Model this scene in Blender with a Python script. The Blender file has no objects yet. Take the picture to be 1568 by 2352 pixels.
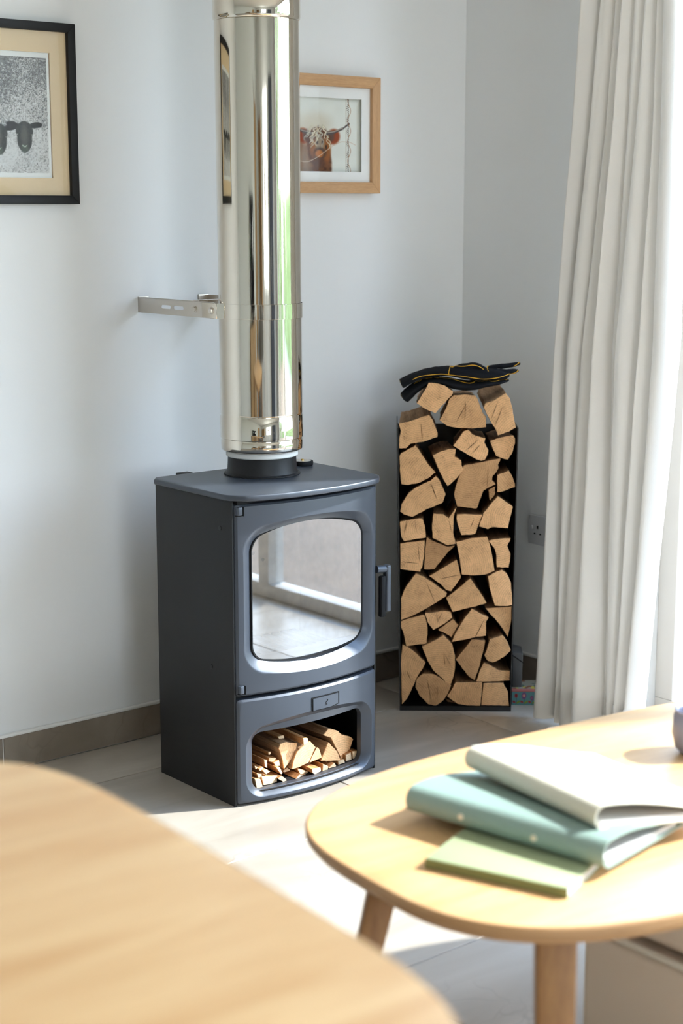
import bpy, bmesh, math, random
import numpy as np
from mathutils import Vector, Matrix, noise
from mathutils.bvhtree import BVHTree

random.seed(7)
scene = bpy.context.scene
COL = scene.collection
R = math.radians

# ------------------------------------------------------------------ camera
cam_data = bpy.data.cameras.new('camera')
cam = bpy.data.objects.new('camera', cam_data)
COL.objects.link(cam)
cam.location = (0, 0, 1.375)
cam.rotation_euler = (R(90 - 10.514), 0, R(50.434 - 90))
cam_data.sensor_fit = 'VERTICAL'
cam_data.sensor_height = 36.0
cam_data.lens = 3750 / 2352 * 36
cam_data.clip_start = 0.05
cam_data.dof.use_dof = True
cam_data.dof.focus_distance = 3.95
cam_data.dof.aperture_fstop = 3.0
scene.camera = cam

# ------------------------------------------------------------------ daylight
world = bpy.data.worlds.new('world')
scene.world = world
world.use_nodes = True
wn = world.node_tree.nodes
wl = world.node_tree.links
wn.clear()
wout = wn.new('ShaderNodeOutputWorld')
wbg = wn.new('ShaderNodeBackground')
wtc = wn.new('ShaderNodeTexCoord')
wsx = wn.new('ShaderNodeSeparateXYZ')
wrp = wn.new('ShaderNodeValToRGB')
wrp.color_ramp.elements[0].position = 0.0
wrp.color_ramp.elements[0].color = (0.86, 0.93, 1.0, 1)
wrp.color_ramp.elements[1].position = 0.7
wrp.color_ramp.elements[1].color = (0.42, 0.62, 1.0, 1)
wl.new(wtc.outputs['Generated'], wsx.inputs[0])
wl.new(wsx.outputs['Z'], wrp.inputs[0])
wl.new(wrp.outputs[0], wbg.inputs['Color'])
wbg.inputs['Strength'].default_value = 11.5
wl.new(wbg.outputs[0], wout.inputs[0])

sun_data = bpy.data.lights.new('sun', 'SUN')
sun = bpy.data.objects.new('sun', sun_data)
COL.objects.link(sun)
sun_dir = Vector((-0.894, 0.447, 0)).normalized() * math.cos(R(40)) + Vector((0, 0, -math.sin(R(40))))
sun.rotation_euler = sun_dir.to_track_quat('-Z', 'Y').to_euler()
sun.location = (8, -2, 5)
sun_data.energy = 12.0
sun_data.angle = R(2.0)
sun_data.color = (1.0, 0.99, 0.98)

def fill_light(name, loc, direction, sx, sy, energy, color=(0.86, 0.93, 1.0)):
    d = bpy.data.lights.new(name, 'AREA')
    d.shape = 'RECTANGLE'
    d.size = sx
    d.size_y = sy
    d.energy = energy
    d.color = color
    o = bpy.data.objects.new(name, d)
    o.location = loc
    o.rotation_euler = Vector(direction).to_track_quat('-Z', 'Y').to_euler()
    COL.objects.link(o)
    return o
# area lamp added behind the camera as fill, in front of the rear window
fill_light('rear_fill_lamp', (0.4, -2.72, 1.5), (0, 1, 0), 1.3, 1.1, 45)

vs = scene.view_settings
vs.view_transform = 'Standard'
vs.look = 'None'
vs.gamma = 1.0
vs.use_curve_mapping = False
vs.exposure = 0.19
scene.cycles.max_bounces = 10
scene.cycles.diffuse_bounces = 5
scene.cycles.glossy_bounces = 5
scene.cycles.transparent_max_bounces = 12
scene.cycles.caustics_reflective = False
scene.cycles.sample_clamp_indirect = 6.0

# ------------------------------------------------------------------ materials
def nmat(name):
    m = bpy.data.materials.new(name)
    m.use_nodes = True
    nt = m.node_tree
    b = nt.nodes['Principled BSDF']
    return m, nt, b

def plain(name, col, rough=0.5, metal=0.0, spec=0.5, bump=None, vary=None, coat=0):
    m, nt, b = nmat(name)
    b.inputs['Base Color'].default_value = (*col, 1)
    b.inputs['Roughness'].default_value = rough
    b.inputs['Metallic'].default_value = metal
    b.inputs['Specular IOR Level'].default_value = spec
    b.inputs['Coat Weight'].default_value = coat
    if bump or vary:
        tc = nt.nodes.new('ShaderNodeTexCoord')
        n = nt.nodes.new('ShaderNodeTexNoise')
        nt.links.new(tc.outputs['Object'], n.inputs['Vector'])
        n.inputs['Scale'].default_value = (bump or vary)[0]
        n.inputs['Detail'].default_value = 4
        if bump:
            bp = nt.nodes.new('ShaderNodeBump')
            bp.inputs['Strength'].default_value = bump[1]
            bp.inputs['Distance'].default_value = bump[2]
            nt.links.new(n.outputs['Fac'], bp.inputs['Height'])
            nt.links.new(bp.outputs['Normal'], b.inputs['Normal'])
        if vary:
            rp = nt.nodes.new('ShaderNodeValToRGB')
            rp.color_ramp.elements[0].position = 0.3
            rp.color_ramp.elements[1].position = 0.7
            rp.color_ramp.elements[0].color = (*[c * (1 - vary[1]) for c in col], 1)
            rp.color_ramp.elements[1].color = (*[min(1, c * (1 + vary[1])) for c in col], 1)
            n2 = nt.nodes.new('ShaderNodeTexNoise')
            nt.links.new(tc.outputs['Object'], n2.inputs['Vector'])
            n2.inputs['Scale'].default_value = vary[0]
            nt.links.new(n2.outputs['Fac'], rp.inputs['Fac'])
            nt.links.new(rp.outputs['Color'], b.inputs['Base Color'])
    return m

def wood(name, c1, c2, stretch=(1, 12, 12), scale=6.0, rough=0.45, fine=0.5, tone=False, spec=0.4, bump=0.0, wavy=0.0):
    m, nt, b = nmat(name)
    N, Lk = nt.nodes, nt.links
    tc = N.new('ShaderNodeTexCoord')
    mp = N.new('ShaderNodeMapping')
    mp.inputs['Scale'].default_value = stretch
    Lk.new(tc.outputs['Object'], mp.inputs['Vector'])
    if tone:
        oi = N.new('ShaderNodeObjectInfo')
        ml = N.new('ShaderNodeMath'); ml.operation = 'MULTIPLY'; ml.inputs[1].default_value = 13.0
        Lk.new(oi.outputs['Random'], ml.inputs[0])
        Lk.new(ml.outputs[0], mp.inputs['Location'])
    n1 = N.new('ShaderNodeTexNoise'); n1.inputs['Scale'].default_value = scale; n1.inputs['Detail'].default_value = 3
    n1.inputs['Distortion'].default_value = wavy
    n2 = N.new('ShaderNodeTexNoise'); n2.inputs['Scale'].default_value = scale * 7; n2.inputs['Detail'].default_value = 6
    Lk.new(mp.outputs[0], n1.inputs['Vector']); Lk.new(mp.outputs[0], n2.inputs['Vector'])
    mx = N.new('ShaderNodeMix'); mx.data_type = 'FLOAT'; mx.inputs[0].default_value = fine
    Lk.new(n1.outputs['Fac'], mx.inputs[2]); Lk.new(n2.outputs['Fac'], mx.inputs[3])
    rp = N.new('ShaderNodeValToRGB')
    rp.color_ramp.elements[0].position = 0.34; rp.color_ramp.elements[0].color = (*c1, 1)
    rp.color_ramp.elements[1].position = 0.66; rp.color_ramp.elements[1].color = (*c2, 1)
    Lk.new(mx.outputs[0], rp.inputs['Fac'])
    out = rp.outputs['Color']
    if tone:
        mc = N.new('ShaderNodeMix'); mc.data_type = 'RGBA'; mc.blend_type = 'MULTIPLY'; mc.inputs[0].default_value = 1.0
        Lk.new(out, mc.inputs[6]); Lk.new(oi.outputs['Color'], mc.inputs[7])
        out = mc.outputs[2]
    Lk.new(out, b.inputs['Base Color'])
    b.inputs['Roughness'].default_value = rough
    b.inputs['Specular IOR Level'].default_value = spec
    if bump:
        bp = N.new('ShaderNodeBump'); bp.inputs['Strength'].default_value = bump; bp.inputs['Distance'].default_value = 0.002
        Lk.new(n2.outputs['Fac'], bp.inputs['Height']); Lk.new(bp.outputs[0], b.inputs['Normal'])
    return m

def end_grain(name, c1, c2):
    """Sawn log end: faint growth rings round an off-centre pith, saw fuzz and blotches."""
    m, nt, b = nmat(name)
    N, Lk = nt.nodes, nt.links
    tc = N.new('ShaderNodeTexCoord'); oi = N.new('ShaderNodeObjectInfo')
    cx = N.new('ShaderNodeCombineXYZ')
    a = N.new('ShaderNodeMath'); a.operation = 'MULTIPLY_ADD'; a.inputs[1].default_value = 0.16; a.inputs[2].default_value = -0.08
    Lk.new(oi.outputs['Random'], a.inputs[0])
    a2 = N.new('ShaderNodeMath'); a2.operation = 'MULTIPLY'; a2.inputs[1].default_value = 37.0
    Lk.new(oi.outputs['Random'], a2.inputs[0])
    a3 = N.new('ShaderNodeMath'); a3.operation = 'FRACT'; Lk.new(a2.outputs[0], a3.inputs[0])
    a4 = N.new('ShaderNodeMath'); a4.operation = 'MULTIPLY_ADD'; a4.inputs[1].default_value = 0.2; a4.inputs[2].default_value = -0.06
    Lk.new(a3.outputs[0], a4.inputs[0])
    Lk.new(a.outputs[0], cx.inputs[0]); Lk.new(a4.outputs[0], cx.inputs[2])
    sub = N.new('ShaderNodeVectorMath'); sub.operation = 'SUBTRACT'
    Lk.new(tc.outputs['Object'], sub.inputs[0]); Lk.new(cx.outputs[0], sub.inputs[1])
    mp = N.new('ShaderNodeMapping'); mp.inputs['Scale'].default_value = (1, 0.05, 1)
    Lk.new(sub.outputs[0], mp.inputs['Vector'])
    wv = N.new('ShaderNodeTexWave'); wv.wave_type = 'RINGS'; wv.rings_direction = 'Y'
    wv.inputs['Scale'].default_value = 55; wv.inputs['Distortion'].default_value = 3.0
    wv.inputs['Detail'].default_value = 3; wv.inputs['Detail Scale'].default_value = 1.2
    Lk.new(mp.outputs[0], wv.inputs['Vector'])
    n1 = N.new('ShaderNodeTexNoise'); n1.inputs['Scale'].default_value = 30; n1.inputs['Detail'].default_value = 8; n1.inputs['Roughness'].default_value = 0.65
    n2 = N.new('ShaderNodeTexNoise'); n2.inputs['Scale'].default_value = 420; n2.inputs['Detail'].default_value = 4
    for n in (n1, n2): Lk.new(sub.outputs[0], n.inputs['Vector'])
    def fmix(f, x, y):
        q = N.new('ShaderNodeMix'); q.data_type = 'FLOAT'; q.inputs[0].default_value = f
        Lk.new(x, q.inputs[2]); Lk.new(y, q.inputs[3]); return q.outputs[0]
    f = fmix(0.16, n1.outputs['Fac'], wv.outputs['Fac'])
    f = fmix(0.42, f, n2.outputs['Fac'])
    rp = N.new('ShaderNodeValToRGB')
    rp.color_ramp.elements[0].position = 0.28; rp.color_ramp.elements[0].color = (*c1, 1)
    rp.color_ramp.elements[1].position = 0.62; rp.color_ramp.elements[1].color = (*c2, 1)
    e = rp.color_ramp.elements.new(0.42); e.color = (*[c1[i] * .35 + c2[i] * .65 for i in range(3)], 1)
    Lk.new(f, rp.inputs['Fac'])
    mc = N.new('ShaderNodeMix'); mc.data_type = 'RGBA'; mc.blend_type = 'MULTIPLY'; mc.inputs[0].default_value = 1.0
    Lk.new(rp.outputs['Color'], mc.inputs[6]); Lk.new(oi.outputs['Color'], mc.inputs[7])
    Lk.new(mc.outputs[2], b.inputs['Base Color'])
    b.inputs['Roughness'].default_value = 0.75
    b.inputs['Specular IOR Level'].default_value = 0.2
    bp = N.new('ShaderNodeBump'); bp.inputs['Strength'].default_value = 0.5; bp.inputs['Distance'].default_value = 0.0012
    Lk.new(f, bp.inputs['Height']); Lk.new(bp.outputs[0], b.inputs['Normal'])
    return m

def stone(name, cA, cB, vein, scale=2.0, rough=0.35, streak=(1, 1, 1)):
    m, nt, b = nmat(name)
    N, Lk = nt.nodes, nt.links
    tc = N.new('ShaderNodeTexCoord'); oi = N.new('ShaderNodeObjectInfo')
    ad = N.new('ShaderNodeVectorMath'); ad.operation = 'ADD'
    ml = N.new('ShaderNodeVectorMath'); ml.operation = 'SCALE'; ml.inputs['Scale'].default_value = 9
    cb = N.new('ShaderNodeCombineXYZ')
    Lk.new(oi.outputs['Random'], cb.inputs[0]); Lk.new(oi.outputs['Random'], cb.inputs[1])
    Lk.new(cb.outputs[0], ml.inputs[0]); Lk.new(tc.outputs['Object'], ad.inputs[0]); Lk.new(ml.outputs[0], ad.inputs[1])
    mp = N.new('ShaderNodeMapping'); mp.inputs['Scale'].default_value = streak
    Lk.new(ad.outputs[0], mp.inputs['Vector'])
    n1 = N.new('ShaderNodeTexNoise'); n1.inputs['Scale'].default_value = scale; n1.inputs['Detail'].default_value = 6; n1.inputs['Distortion'].default_value = 0.6
    Lk.new(mp.outputs[0], n1.inputs['Vector'])
    rp = N.new('ShaderNodeValToRGB')
    rp.color_ramp.elements[0].position = 0.32; rp.color_ramp.elements[0].color = (*cA, 1)
    rp.color_ramp.elements[1].position = 0.68; rp.color_ramp.elements[1].color = (*cB, 1)
    Lk.new(n1.outputs['Fac'], rp.inputs['Fac'])
    # brecciated veins gathered in patches
    vo = N.new('ShaderNodeTexVoronoi'); vo.feature = 'DISTANCE_TO_EDGE'; vo.inputs['Scale'].default_value = 14
    nd = N.new('ShaderNodeTexNoise'); nd.inputs['Scale'].default_value = 5; nd.inputs['Detail'].default_value = 3
    Lk.new(ad.outputs[0], nd.inputs['Vector'])
    dm = N.new('ShaderNodeMix'); dm.data_type = 'VECTOR'; dm.inputs[0].default_value = 0.25
    Lk.new(ad.outputs[0], dm.inputs[4]); Lk.new(nd.outputs['Color'], dm.inputs[5])
    Lk.new(dm.outputs[1], vo.inputs['Vector'])
    r2 = N.new('ShaderNodeValToRGB')
    r2.color_ramp.elements[0].position = 0.0; r2.color_ramp.elements[0].color = (1, 1, 1, 1)
    r2.color_ramp.elements[1].position = 0.045; r2.color_ramp.elements[1].color = (0, 0, 0, 1)
    Lk.new(vo.outputs['Distance'], r2.inputs['Fac'])
    pt = N.new('ShaderNodeTexNoise'); pt.inputs['Scale'].default_value = 1.7
    Lk.new(ad.outputs[0], pt.inputs['Vector'])
    r3 = N.new('ShaderNodeValToRGB')
    r3.color_ramp.elements[0].position = 0.52; r3.color_ramp.elements[0].color = (0, 0, 0, 1)
    r3.color_ramp.elements[1].position = 0.66; r3.color_ramp.elements[1].color = (0.6, 0.6, 0.6, 1)
    Lk.new(pt.outputs['Fac'], r3.inputs['Fac'])
    mm = N.new('ShaderNodeMath'); mm.operation = 'MULTIPLY'
    Lk.new(r2.outputs['Color'], mm.inputs[0]); Lk.new(r3.outputs['Color'], mm.inputs[1])
    mc = N.new('ShaderNodeMix'); mc.data_type = 'RGBA'
    Lk.new(mm.outputs[0], mc.inputs[0]); Lk.new(rp.outputs['Color'], mc.inputs[6]); mc.inputs[7].default_value = (*vein, 1)
    # per piece tone
    mt = N.new('ShaderNodeMath'); mt.operation = 'MULTIPLY_ADD'; mt.inputs[1].default_value = 0.22; mt.inputs[2].default_value = 0.88
    Lk.new(oi.outputs['Random'], mt.inputs[0])
    sc_ = N.new('ShaderNodeVectorMath'); sc_.operation = 'SCALE'
    Lk.new(mc.outputs[2], sc_.inputs[0]); Lk.new(mt.outputs[0], sc_.inputs['Scale'])
    Lk.new(sc_.outputs[0], b.inputs['Base Color'])
    b.inputs['Roughness'].default_value = rough
    return m

def vcol(name, rough=0.6):
    m, nt, b = nmat(name)
    a = nt.nodes.new('ShaderNodeVertexColor'); a.layer_name = 'paint'
    nt.links.new(a.outputs['Color'], b.inputs['Base Color'])
    b.inputs['Roughness'].default_value = rough
    b.inputs['Specular IOR Level'].default_value = 0.25
    return m

def thin_glass(name, refl=0.06, tint=(1, 1, 1), power=1.0, rough=0.0):
    m, nt, b = nmat(name)
    N, Lk = nt.nodes, nt.links
    N.remove(b)
    out = N['Material Output']
    tr = N.new('ShaderNodeBsdfTransparent'); tr.inputs[0].default_value = (*tint, 1)
    gl = N.new('ShaderNodeBsdfGlossy'); gl.inputs['Roughness'].default_value = rough; gl.inputs['Color'].default_value = (1, 1, 1, 1)
    # Schlick reflectance from the unsigned facing angle, the same on both faces of the sheet
    ge = N.new('ShaderNodeNewGeometry')
    dp = N.new('ShaderNodeVectorMath'); dp.operation = 'DOT_PRODUCT'
    Lk.new(ge.outputs['Incoming'], dp.inputs[0]); Lk.new(ge.outputs['Normal'], dp.inputs[1])
    ab = N.new('ShaderNodeMath'); ab.operation = 'ABSOLUTE'; Lk.new(dp.outputs['Value'], ab.inputs[0])
    om = N.new('ShaderNodeMath'); om.operation = 'SUBTRACT'; om.inputs[0].default_value = 1.0; Lk.new(ab.outputs[0], om.inputs[1])
    pw_ = N.new('ShaderNodeMath'); pw_.operation = 'POWER'; pw_.inputs[1].default_value = 5.0; Lk.new(om.outputs[0], pw_.inputs[0])
    fr = N.new('ShaderNodeMath'); fr.operation = 'MULTIPLY_ADD'; fr.inputs[1].default_value = 0.95; fr.inputs[2].default_value = 0.045
    Lk.new(pw_.outputs[0], fr.inputs[0])
    ma = N.new('ShaderNodeMath'); ma.operation = 'MULTIPLY_ADD'; ma.inputs[1].default_value = power; ma.inputs[2].default_value = refl
    ma.use_clamp = True
    Lk.new(fr.outputs[0], ma.inputs[0])
    mx = N.new('ShaderNodeMixShader')
    Lk.new(ma.outputs[0], mx.inputs[0]); Lk.new(tr.outputs[0], mx.inputs[1]); Lk.new(gl.outputs[0], mx.inputs[2])
    Lk.new(mx.outputs[0], out.inputs['Surface'])
    return m

def cloth(name, col, trans=0.35, weave=900, rough=0.9):
    m, nt, b = nmat(name)
    N, Lk = nt.nodes, nt.links
    N.remove(b)
    out = N['Material Output']
    df = N.new('ShaderNodeBsdfDiffuse'); df.inputs['Color'].default_value = (*col, 1)
    tl = N.new('ShaderNodeBsdfTranslucent'); tl.inputs['Color'].default_value = (*[c * .95 for c in col], 1)
    mx = N.new('ShaderNodeMixShader'); mx.inputs[0].default_value = trans
    tc = N.new('ShaderNodeTexCoord'); n = N.new('ShaderNodeTexNoise'); n.inputs['Scale'].default_value = weave
    mp = N.new('ShaderNodeMapping'); mp.inputs['Scale'].default_value = (1, 1, 0.3)
    Lk.new(tc.outputs['Object'], mp.inputs['Vector']); Lk.new(mp.outputs[0], n.inputs['Vector'])
    bp = N.new('ShaderNodeBump'); bp.inputs['Strength'].default_value = 0.25; bp.inputs['Distance'].default_value = 0.001
    Lk.new(n.outputs['Fac'], bp.inputs['Height']); Lk.new(bp.outputs[0], df.inputs['Normal'])
    Lk.new(df.outputs[0], mx.inputs[1]); Lk.new(tl.outputs[0], mx.inputs[2]); Lk.new(mx.outputs[0], out.inputs['Surface'])
    return m

MAT = dict(
    wall=plain('painted_plaster', (0.78, 0.79, 0.795), 0.85, spec=0.2, bump=(90, 0.12, 0.001)),
    ceiling=plain('ceiling_paint', (0.84, 0.84, 0.83), 0.9, spec=0.1),
    bead=plain('white_bead', (0.82, 0.82, 0.80), 0.5),
    grout=plain('pale_grout', (0.66, 0.64, 0.60), 0.8, vary=(30, 0.08)),
    tile=stone('taupe_floor_tile', (0.34, 0.295, 0.245), (0.48, 0.43, 0.37), (0.18, 0.14, 0.11), 2.4, 0.30, (0.8, 3.4, 1)),
    skirt=stone('taupe_skirting_tile', (0.205, 0.168, 0.13), (0.27, 0.225, 0.18), (0.10, 0.075, 0.055), 9, 0.35, (1, 1, 1)),
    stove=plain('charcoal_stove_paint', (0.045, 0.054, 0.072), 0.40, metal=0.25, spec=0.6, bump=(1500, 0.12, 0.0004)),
    stove_shaded=plain('charcoal_stove_shaded_paint', (0.012, 0.0123, 0.0135), 0.5, spec=0.3, bump=(1500, 0.12, 0.0004)),  # same stove paint, darkened to put the shade of unlit faces into the colour
    black=plain('black_gap', (0.006, 0.006, 0.007), 0.7, spec=0.2),
    rope=plain('white_rope_seal', (0.75, 0.75, 0.73), 0.9),
    steel=plain('polished_stainless', (0.68, 0.62, 0.53), 0.045, metal=1.0, bump=(3.0, 0.02, 0.002)),
    steel_satin=plain('satin_stainless', (0.66, 0.62, 0.57), 0.28, metal=1.0),
    brick=plain('firebrick', (0.34, 0.27, 0.20), 0.95, vary=(25, 0.25), bump=(200, 0.3, 0.001)),
    baffle=plain('baffle_board', (0.50, 0.44, 0.34), 0.9, vary=(14, 0.25)),
    soot=plain('soot_iron', (0.05, 0.045, 0.04), 0.8),
    rack=plain('black_sheet_steel', (0.012, 0.012, 0.013), 0.38, spec=0.4),
    glove=plain('black_suede', (0.010, 0.011, 0.014), 0.95, spec=0.15, bump=(500, 0.5, 0.001)),
    piping=plain('yellow_piping', (0.85, 0.46, 0.03), 0.6),
    stitch=plain('tan_stitching', (0.42, 0.33, 0.18), 0.8),
    log_end=end_grain('sawn_log_end', (0.17, 0.080, 0.032), (0.80, 0.48, 0.24)),
    log_side=wood('split_log_side', (0.16, 0.085, 0.04), (0.46, 0.28, 0.15), (40, 2.2, 40), 1.4, 0.8, 0.45, True, 0.2, 0.6),  # browner than the sawn ends, with shade put into the colour
    kind_side=wood('kindling_side', (0.34, 0.14, 0.045), (0.66, 0.35, 0.15), (60, 3, 60), 1.6, 0.7, 0.5, True, 0.2, 0.5),
    kind_end=end_grain('kindling_end', (0.50, 0.32, 0.17), (0.84, 0.62, 0.40)),
    crack=plain('log_crack', (0.05, 0.028, 0.015), 0.95, spec=0.05),
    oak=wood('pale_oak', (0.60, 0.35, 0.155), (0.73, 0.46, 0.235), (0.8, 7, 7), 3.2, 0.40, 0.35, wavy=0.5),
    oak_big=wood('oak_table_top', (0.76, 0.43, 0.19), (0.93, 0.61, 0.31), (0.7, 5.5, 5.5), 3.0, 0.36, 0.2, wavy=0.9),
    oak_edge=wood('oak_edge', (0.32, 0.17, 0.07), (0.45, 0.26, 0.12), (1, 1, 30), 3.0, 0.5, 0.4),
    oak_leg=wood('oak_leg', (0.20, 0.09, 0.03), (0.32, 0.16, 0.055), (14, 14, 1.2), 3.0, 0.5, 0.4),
    oak_frame=wood('oak_picture_frame', (0.46, 0.26, 0.12), (0.62, 0.37, 0.185), (3, 60, 60), 3.0, 0.5, 0.6),
    oak_frame_v=wood('oak_picture_frame_upright', (0.46, 0.26, 0.12), (0.62, 0.37, 0.185), (60, 60, 3), 3.0, 0.5, 0.6),
    black_frame=plain('black_frame_wood', (0.006, 0.006, 0.007), 0.5, spec=0.3),
    mat_white=plain('white_mount', (0.80, 0.81, 0.80), 0.85),
    mat_cream=plain('cream_mount', (0.66, 0.52, 0.33), 0.85, vary=(3, 0.05)),
    curtain=cloth('linen_curtain', (0.80, 0.78, 0.75), 0.22),
    print=vcol('printed_picture'),
    glass=thin_glass('picture_glass', -0.02, power=0.5),
    pane=thin_glass('window_glass', 0.0, (0.97, 0.99, 0.98)),
    stove_glass=thin_glass('stove_glass', 0.22, (0.80, 0.80, 0.78), 1.6),
    white_plastic=plain('white_plastic', (0.62, 0.63, 0.66), 0.35),
    grey_box=plain('dark_grey_tin', (0.085, 0.085, 0.088), 0.42, metal=0.3),
    tin_pink=plain('dusty_pink_lid', (0.44, 0.15, 0.14), 0.5),
    book_green=plain('sage_green_cover', (0.36, 0.41, 0.24), 0.55),
    book_green_spine=plain('olive_green_edge', (0.17, 0.18, 0.06), 0.6),
    teal=plain('grey_teal_leather', (0.235, 0.325, 0.285), 0.45, bump=(200, 0.1, 0.0005)),
    cream=plain('cream_leather', (0.64, 0.61, 0.50), 0.5, bump=(200, 0.1, 0.0005)),
    paper=plain('paper_pages', (0.62, 0.59, 0.57), 0.8),
    tan_inner=plain('brown_inner_cover', (0.33, 0.22, 0.16), 0.8),
    rivet=plain('pale_rivet', (0.80, 0.70, 0.55), 0.4),
    ceramic=plain('blue_grey_ceramic', (0.20, 0.21, 0.29), 0.35),
    uphol=plain('beige_upholstery', (0.60, 0.49, 0.375), 0.95, spec=0.1, bump=(350, 0.4, 0.001)),
    uphol_light=plain('light_beige_piping', (0.62, 0.57, 0.47), 0.95, spec=0.1),
    sofa=plain('grey_sofa_cloth', (0.33, 0.32, 0.31), 0.95, bump=(300, 0.4, 0.001)),
    door_oak=wood('door_oak', (0.36, 0.22, 0.11), (0.52, 0.34, 0.18), (10, 10, 1), 3.0, 0.5, 0.4),
    frame_grey=plain('taupe_window_frame', (0.60, 0.57, 0.53), 0.4),
    screen=plain('dark_screen', (0.01, 0.01, 0.012), 0.12),
    patio=plain('timber_deck', (0.15, 0.10, 0.065), 0.8, vary=(2, 0.1)),
    lawn=plain('lawn_grass', (0.30, 0.34, 0.19), 0.9, vary=(4, 0.3)),
    hedge=plain('hedge_leaves', (0.22, 0.275, 0.125), 0.8, vary=(6, 0.4)),
    bark=plain('tree_bark', (0.12, 0.09, 0.06), 0.9),
)

# ------------------------------------------------------------------ mesh helpers
class MB:
    def __init__(self):
        self.v = []; self.f = []; self.mi = []
    def add(self, v, f, mi=0):
        o = len(self.v)
        self.v += [tuple(p) for p in v]
        self.f += [tuple(i + o for i in q) for q in f]
        self.mi += [mi] * len(f)
        return self
    def box(self, x0, x1, y0, y1, z0, z1, mi=0):
        v = [(x0, y0, z0), (x1, y0, z0), (x1, y1, z0), (x0, y1, z0), (x0, y0, z1), (x1, y0, z1), (x1, y1, z1), (x0, y1, z1)]
        f = [(0, 3, 2, 1), (4, 5, 6, 7), (0, 1, 5, 4), (1, 2, 6, 5), (2, 3, 7, 6), (3, 0, 4, 7)]
        return self.add(v, f, mi)
    def prism(self, poly, z0, z1, mi=0, mi_side=None):
        n = len(poly)
        v = [(x, y, z0) for x, y in poly] + [(x, y, z1) for x, y in poly]
        self.add(v, [tuple(range(n - 1, -1, -1)), tuple(range(n, 2 * n))], mi)
        o = len(self.v) - 2 * n
        for i in range(n):
            j = (i + 1) % n
            self.f.append((o + i, o + j, o + n + j, o + n + i)); self.mi.append(mi if mi_side is None else mi_side)
        return self
    def lathe(self, prof, n=48, c=(0, 0, 0), mi=0, cap=True):
        v = []
        for r, z in prof:
            for i in range(n):
                a = 2 * math.pi * i / n
                v.append((c[0] + r * math.cos(a), c[1] + r * math.sin(a), c[2] + z))
        f = []
        for k in range(len(prof) - 1):
            for i in range(n):
                j = (i + 1) % n
                f.append((k * n + i, k * n + j, (k + 1) * n + j, (k + 1) * n + i))
        if cap:
            f.append(tuple(range(n - 1, -1, -1))); f.append(tuple((len(prof) - 1) * n + i for i in range(n)))
        return self.add(v, f, mi)
    def tube(self, pts, r, n=10, mi=0, flat=None, side=None, cap=True):
        """swept ellipse; r radius (number or list); flat = list of side half-widths along vector `side`"""
        P = [Vector(p) for p in pts]
        m = len(P)
        rs = r if isinstance(r, (list, tuple)) else [r] * m
        up0 = Vector(side) if side else None
        v = []
        for k in range(m):
            t = (P[min(k + 1, m - 1)] - P[max(k - 1, 0)]).normalized()
            s = up0 if up0 else (Vector((0, 0, 1)) if abs(t.z) < 0.9 else Vector((1, 0, 0)))
            a = (s - t * s.dot(t)).normalized()
            b_ = t.cross(a)
            for i in range(n):
                q = 2 * math.pi * i / n
                wa = flat[k] if flat else rs[k]
                v.append(P[k] + a * (math.cos(q) * wa) + b_ * (math.sin(q) * rs[k]))
        f = []
        for k in range(m - 1):
            for i in range(n):
                j = (i + 1) % n
                f.append((k * n + i, k * n + j, (k + 1) * n + j, (k + 1) * n + i))
        if cap:
            f.append(tuple(range(n - 1, -1, -1))); f.append(tuple((m - 1) * n + i for i in range(n)))
        return self.add(v, f, mi)
    def loops(self, loops, closed=True, mi=0):
        n = len(loops[0])
        v = [p for l in loops for p in l]
        f = []
        for k in range(len(loops) - 1):
            for i in range(n if closed else n - 1):
                j = (i + 1) % n
                f.append((k * n + i, k * n + j, (k + 1) * n + j, (k + 1) * n + i))
        return self.add(v, f, mi)
    def build(self, name, mats, parent=None, smooth=False, bevel=0, seg=2, loc=None, rot=0, angle=35, fix=True):
        me = bpy.data.meshes.new(name)
        me.from_pydata(self.v, [], self.f)
        if not isinstance(mats, (list, tuple)): mats = [mats]
        for m in mats: me.materials.append(m)
        for p, i in zip(me.polygons, self.mi): p.material_index = i
        bm = bmesh.new(); bm.from_mesh(me)
        if fix: bmesh.ops.recalc_face_normals(bm, faces=bm.faces)
        if bevel:
            es = [e for e in bm.edges if len(e.link_faces) == 2 and e.calc_face_angle(0) > R(40)]
            bmesh.ops.bevel(bm, geom=es, offset=bevel, segments=seg, profile=0.5, affect='EDGES', clamp_overlap=True)
        bm.to_mesh(me); bm.free()
        if smooth or bevel:
            me.polygons.foreach_set('use_smooth', [True] * len(me.polygons))
            me.set_sharp_from_angle(angle=R(angle))
        o = bpy.data.objects.new(name, me)
        COL.objects.link(o)
        if parent: o.parent = parent
        if loc is not None: o.location = loc
        if rot: o.rotation_euler = (0, 0, rot)
        return o

def tag(o, label, cat=None, group=None):
    o['label'] = label
    if cat: o['category'] = cat
    if group: o['group'] = group
    return o
def thing(name, label, cat, loc=(0, 0, 0), rot=0, group=None):
    o = bpy.data.objects.new(name, None)
    o.empty_display_size = 0.05
    COL.objects.link(o)
    o.location = loc; o.rotation_euler = (0, 0, rot)
    return tag(o, label, cat, group)
def struct(o):
    o['kind'] = 'structure'
    return o
def box(name, b, mat, parent=None, bevel=0, seg=2, **k):
    return MB().box(*b).build(name, mat, parent, bevel=bevel, seg=seg, **k)

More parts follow.
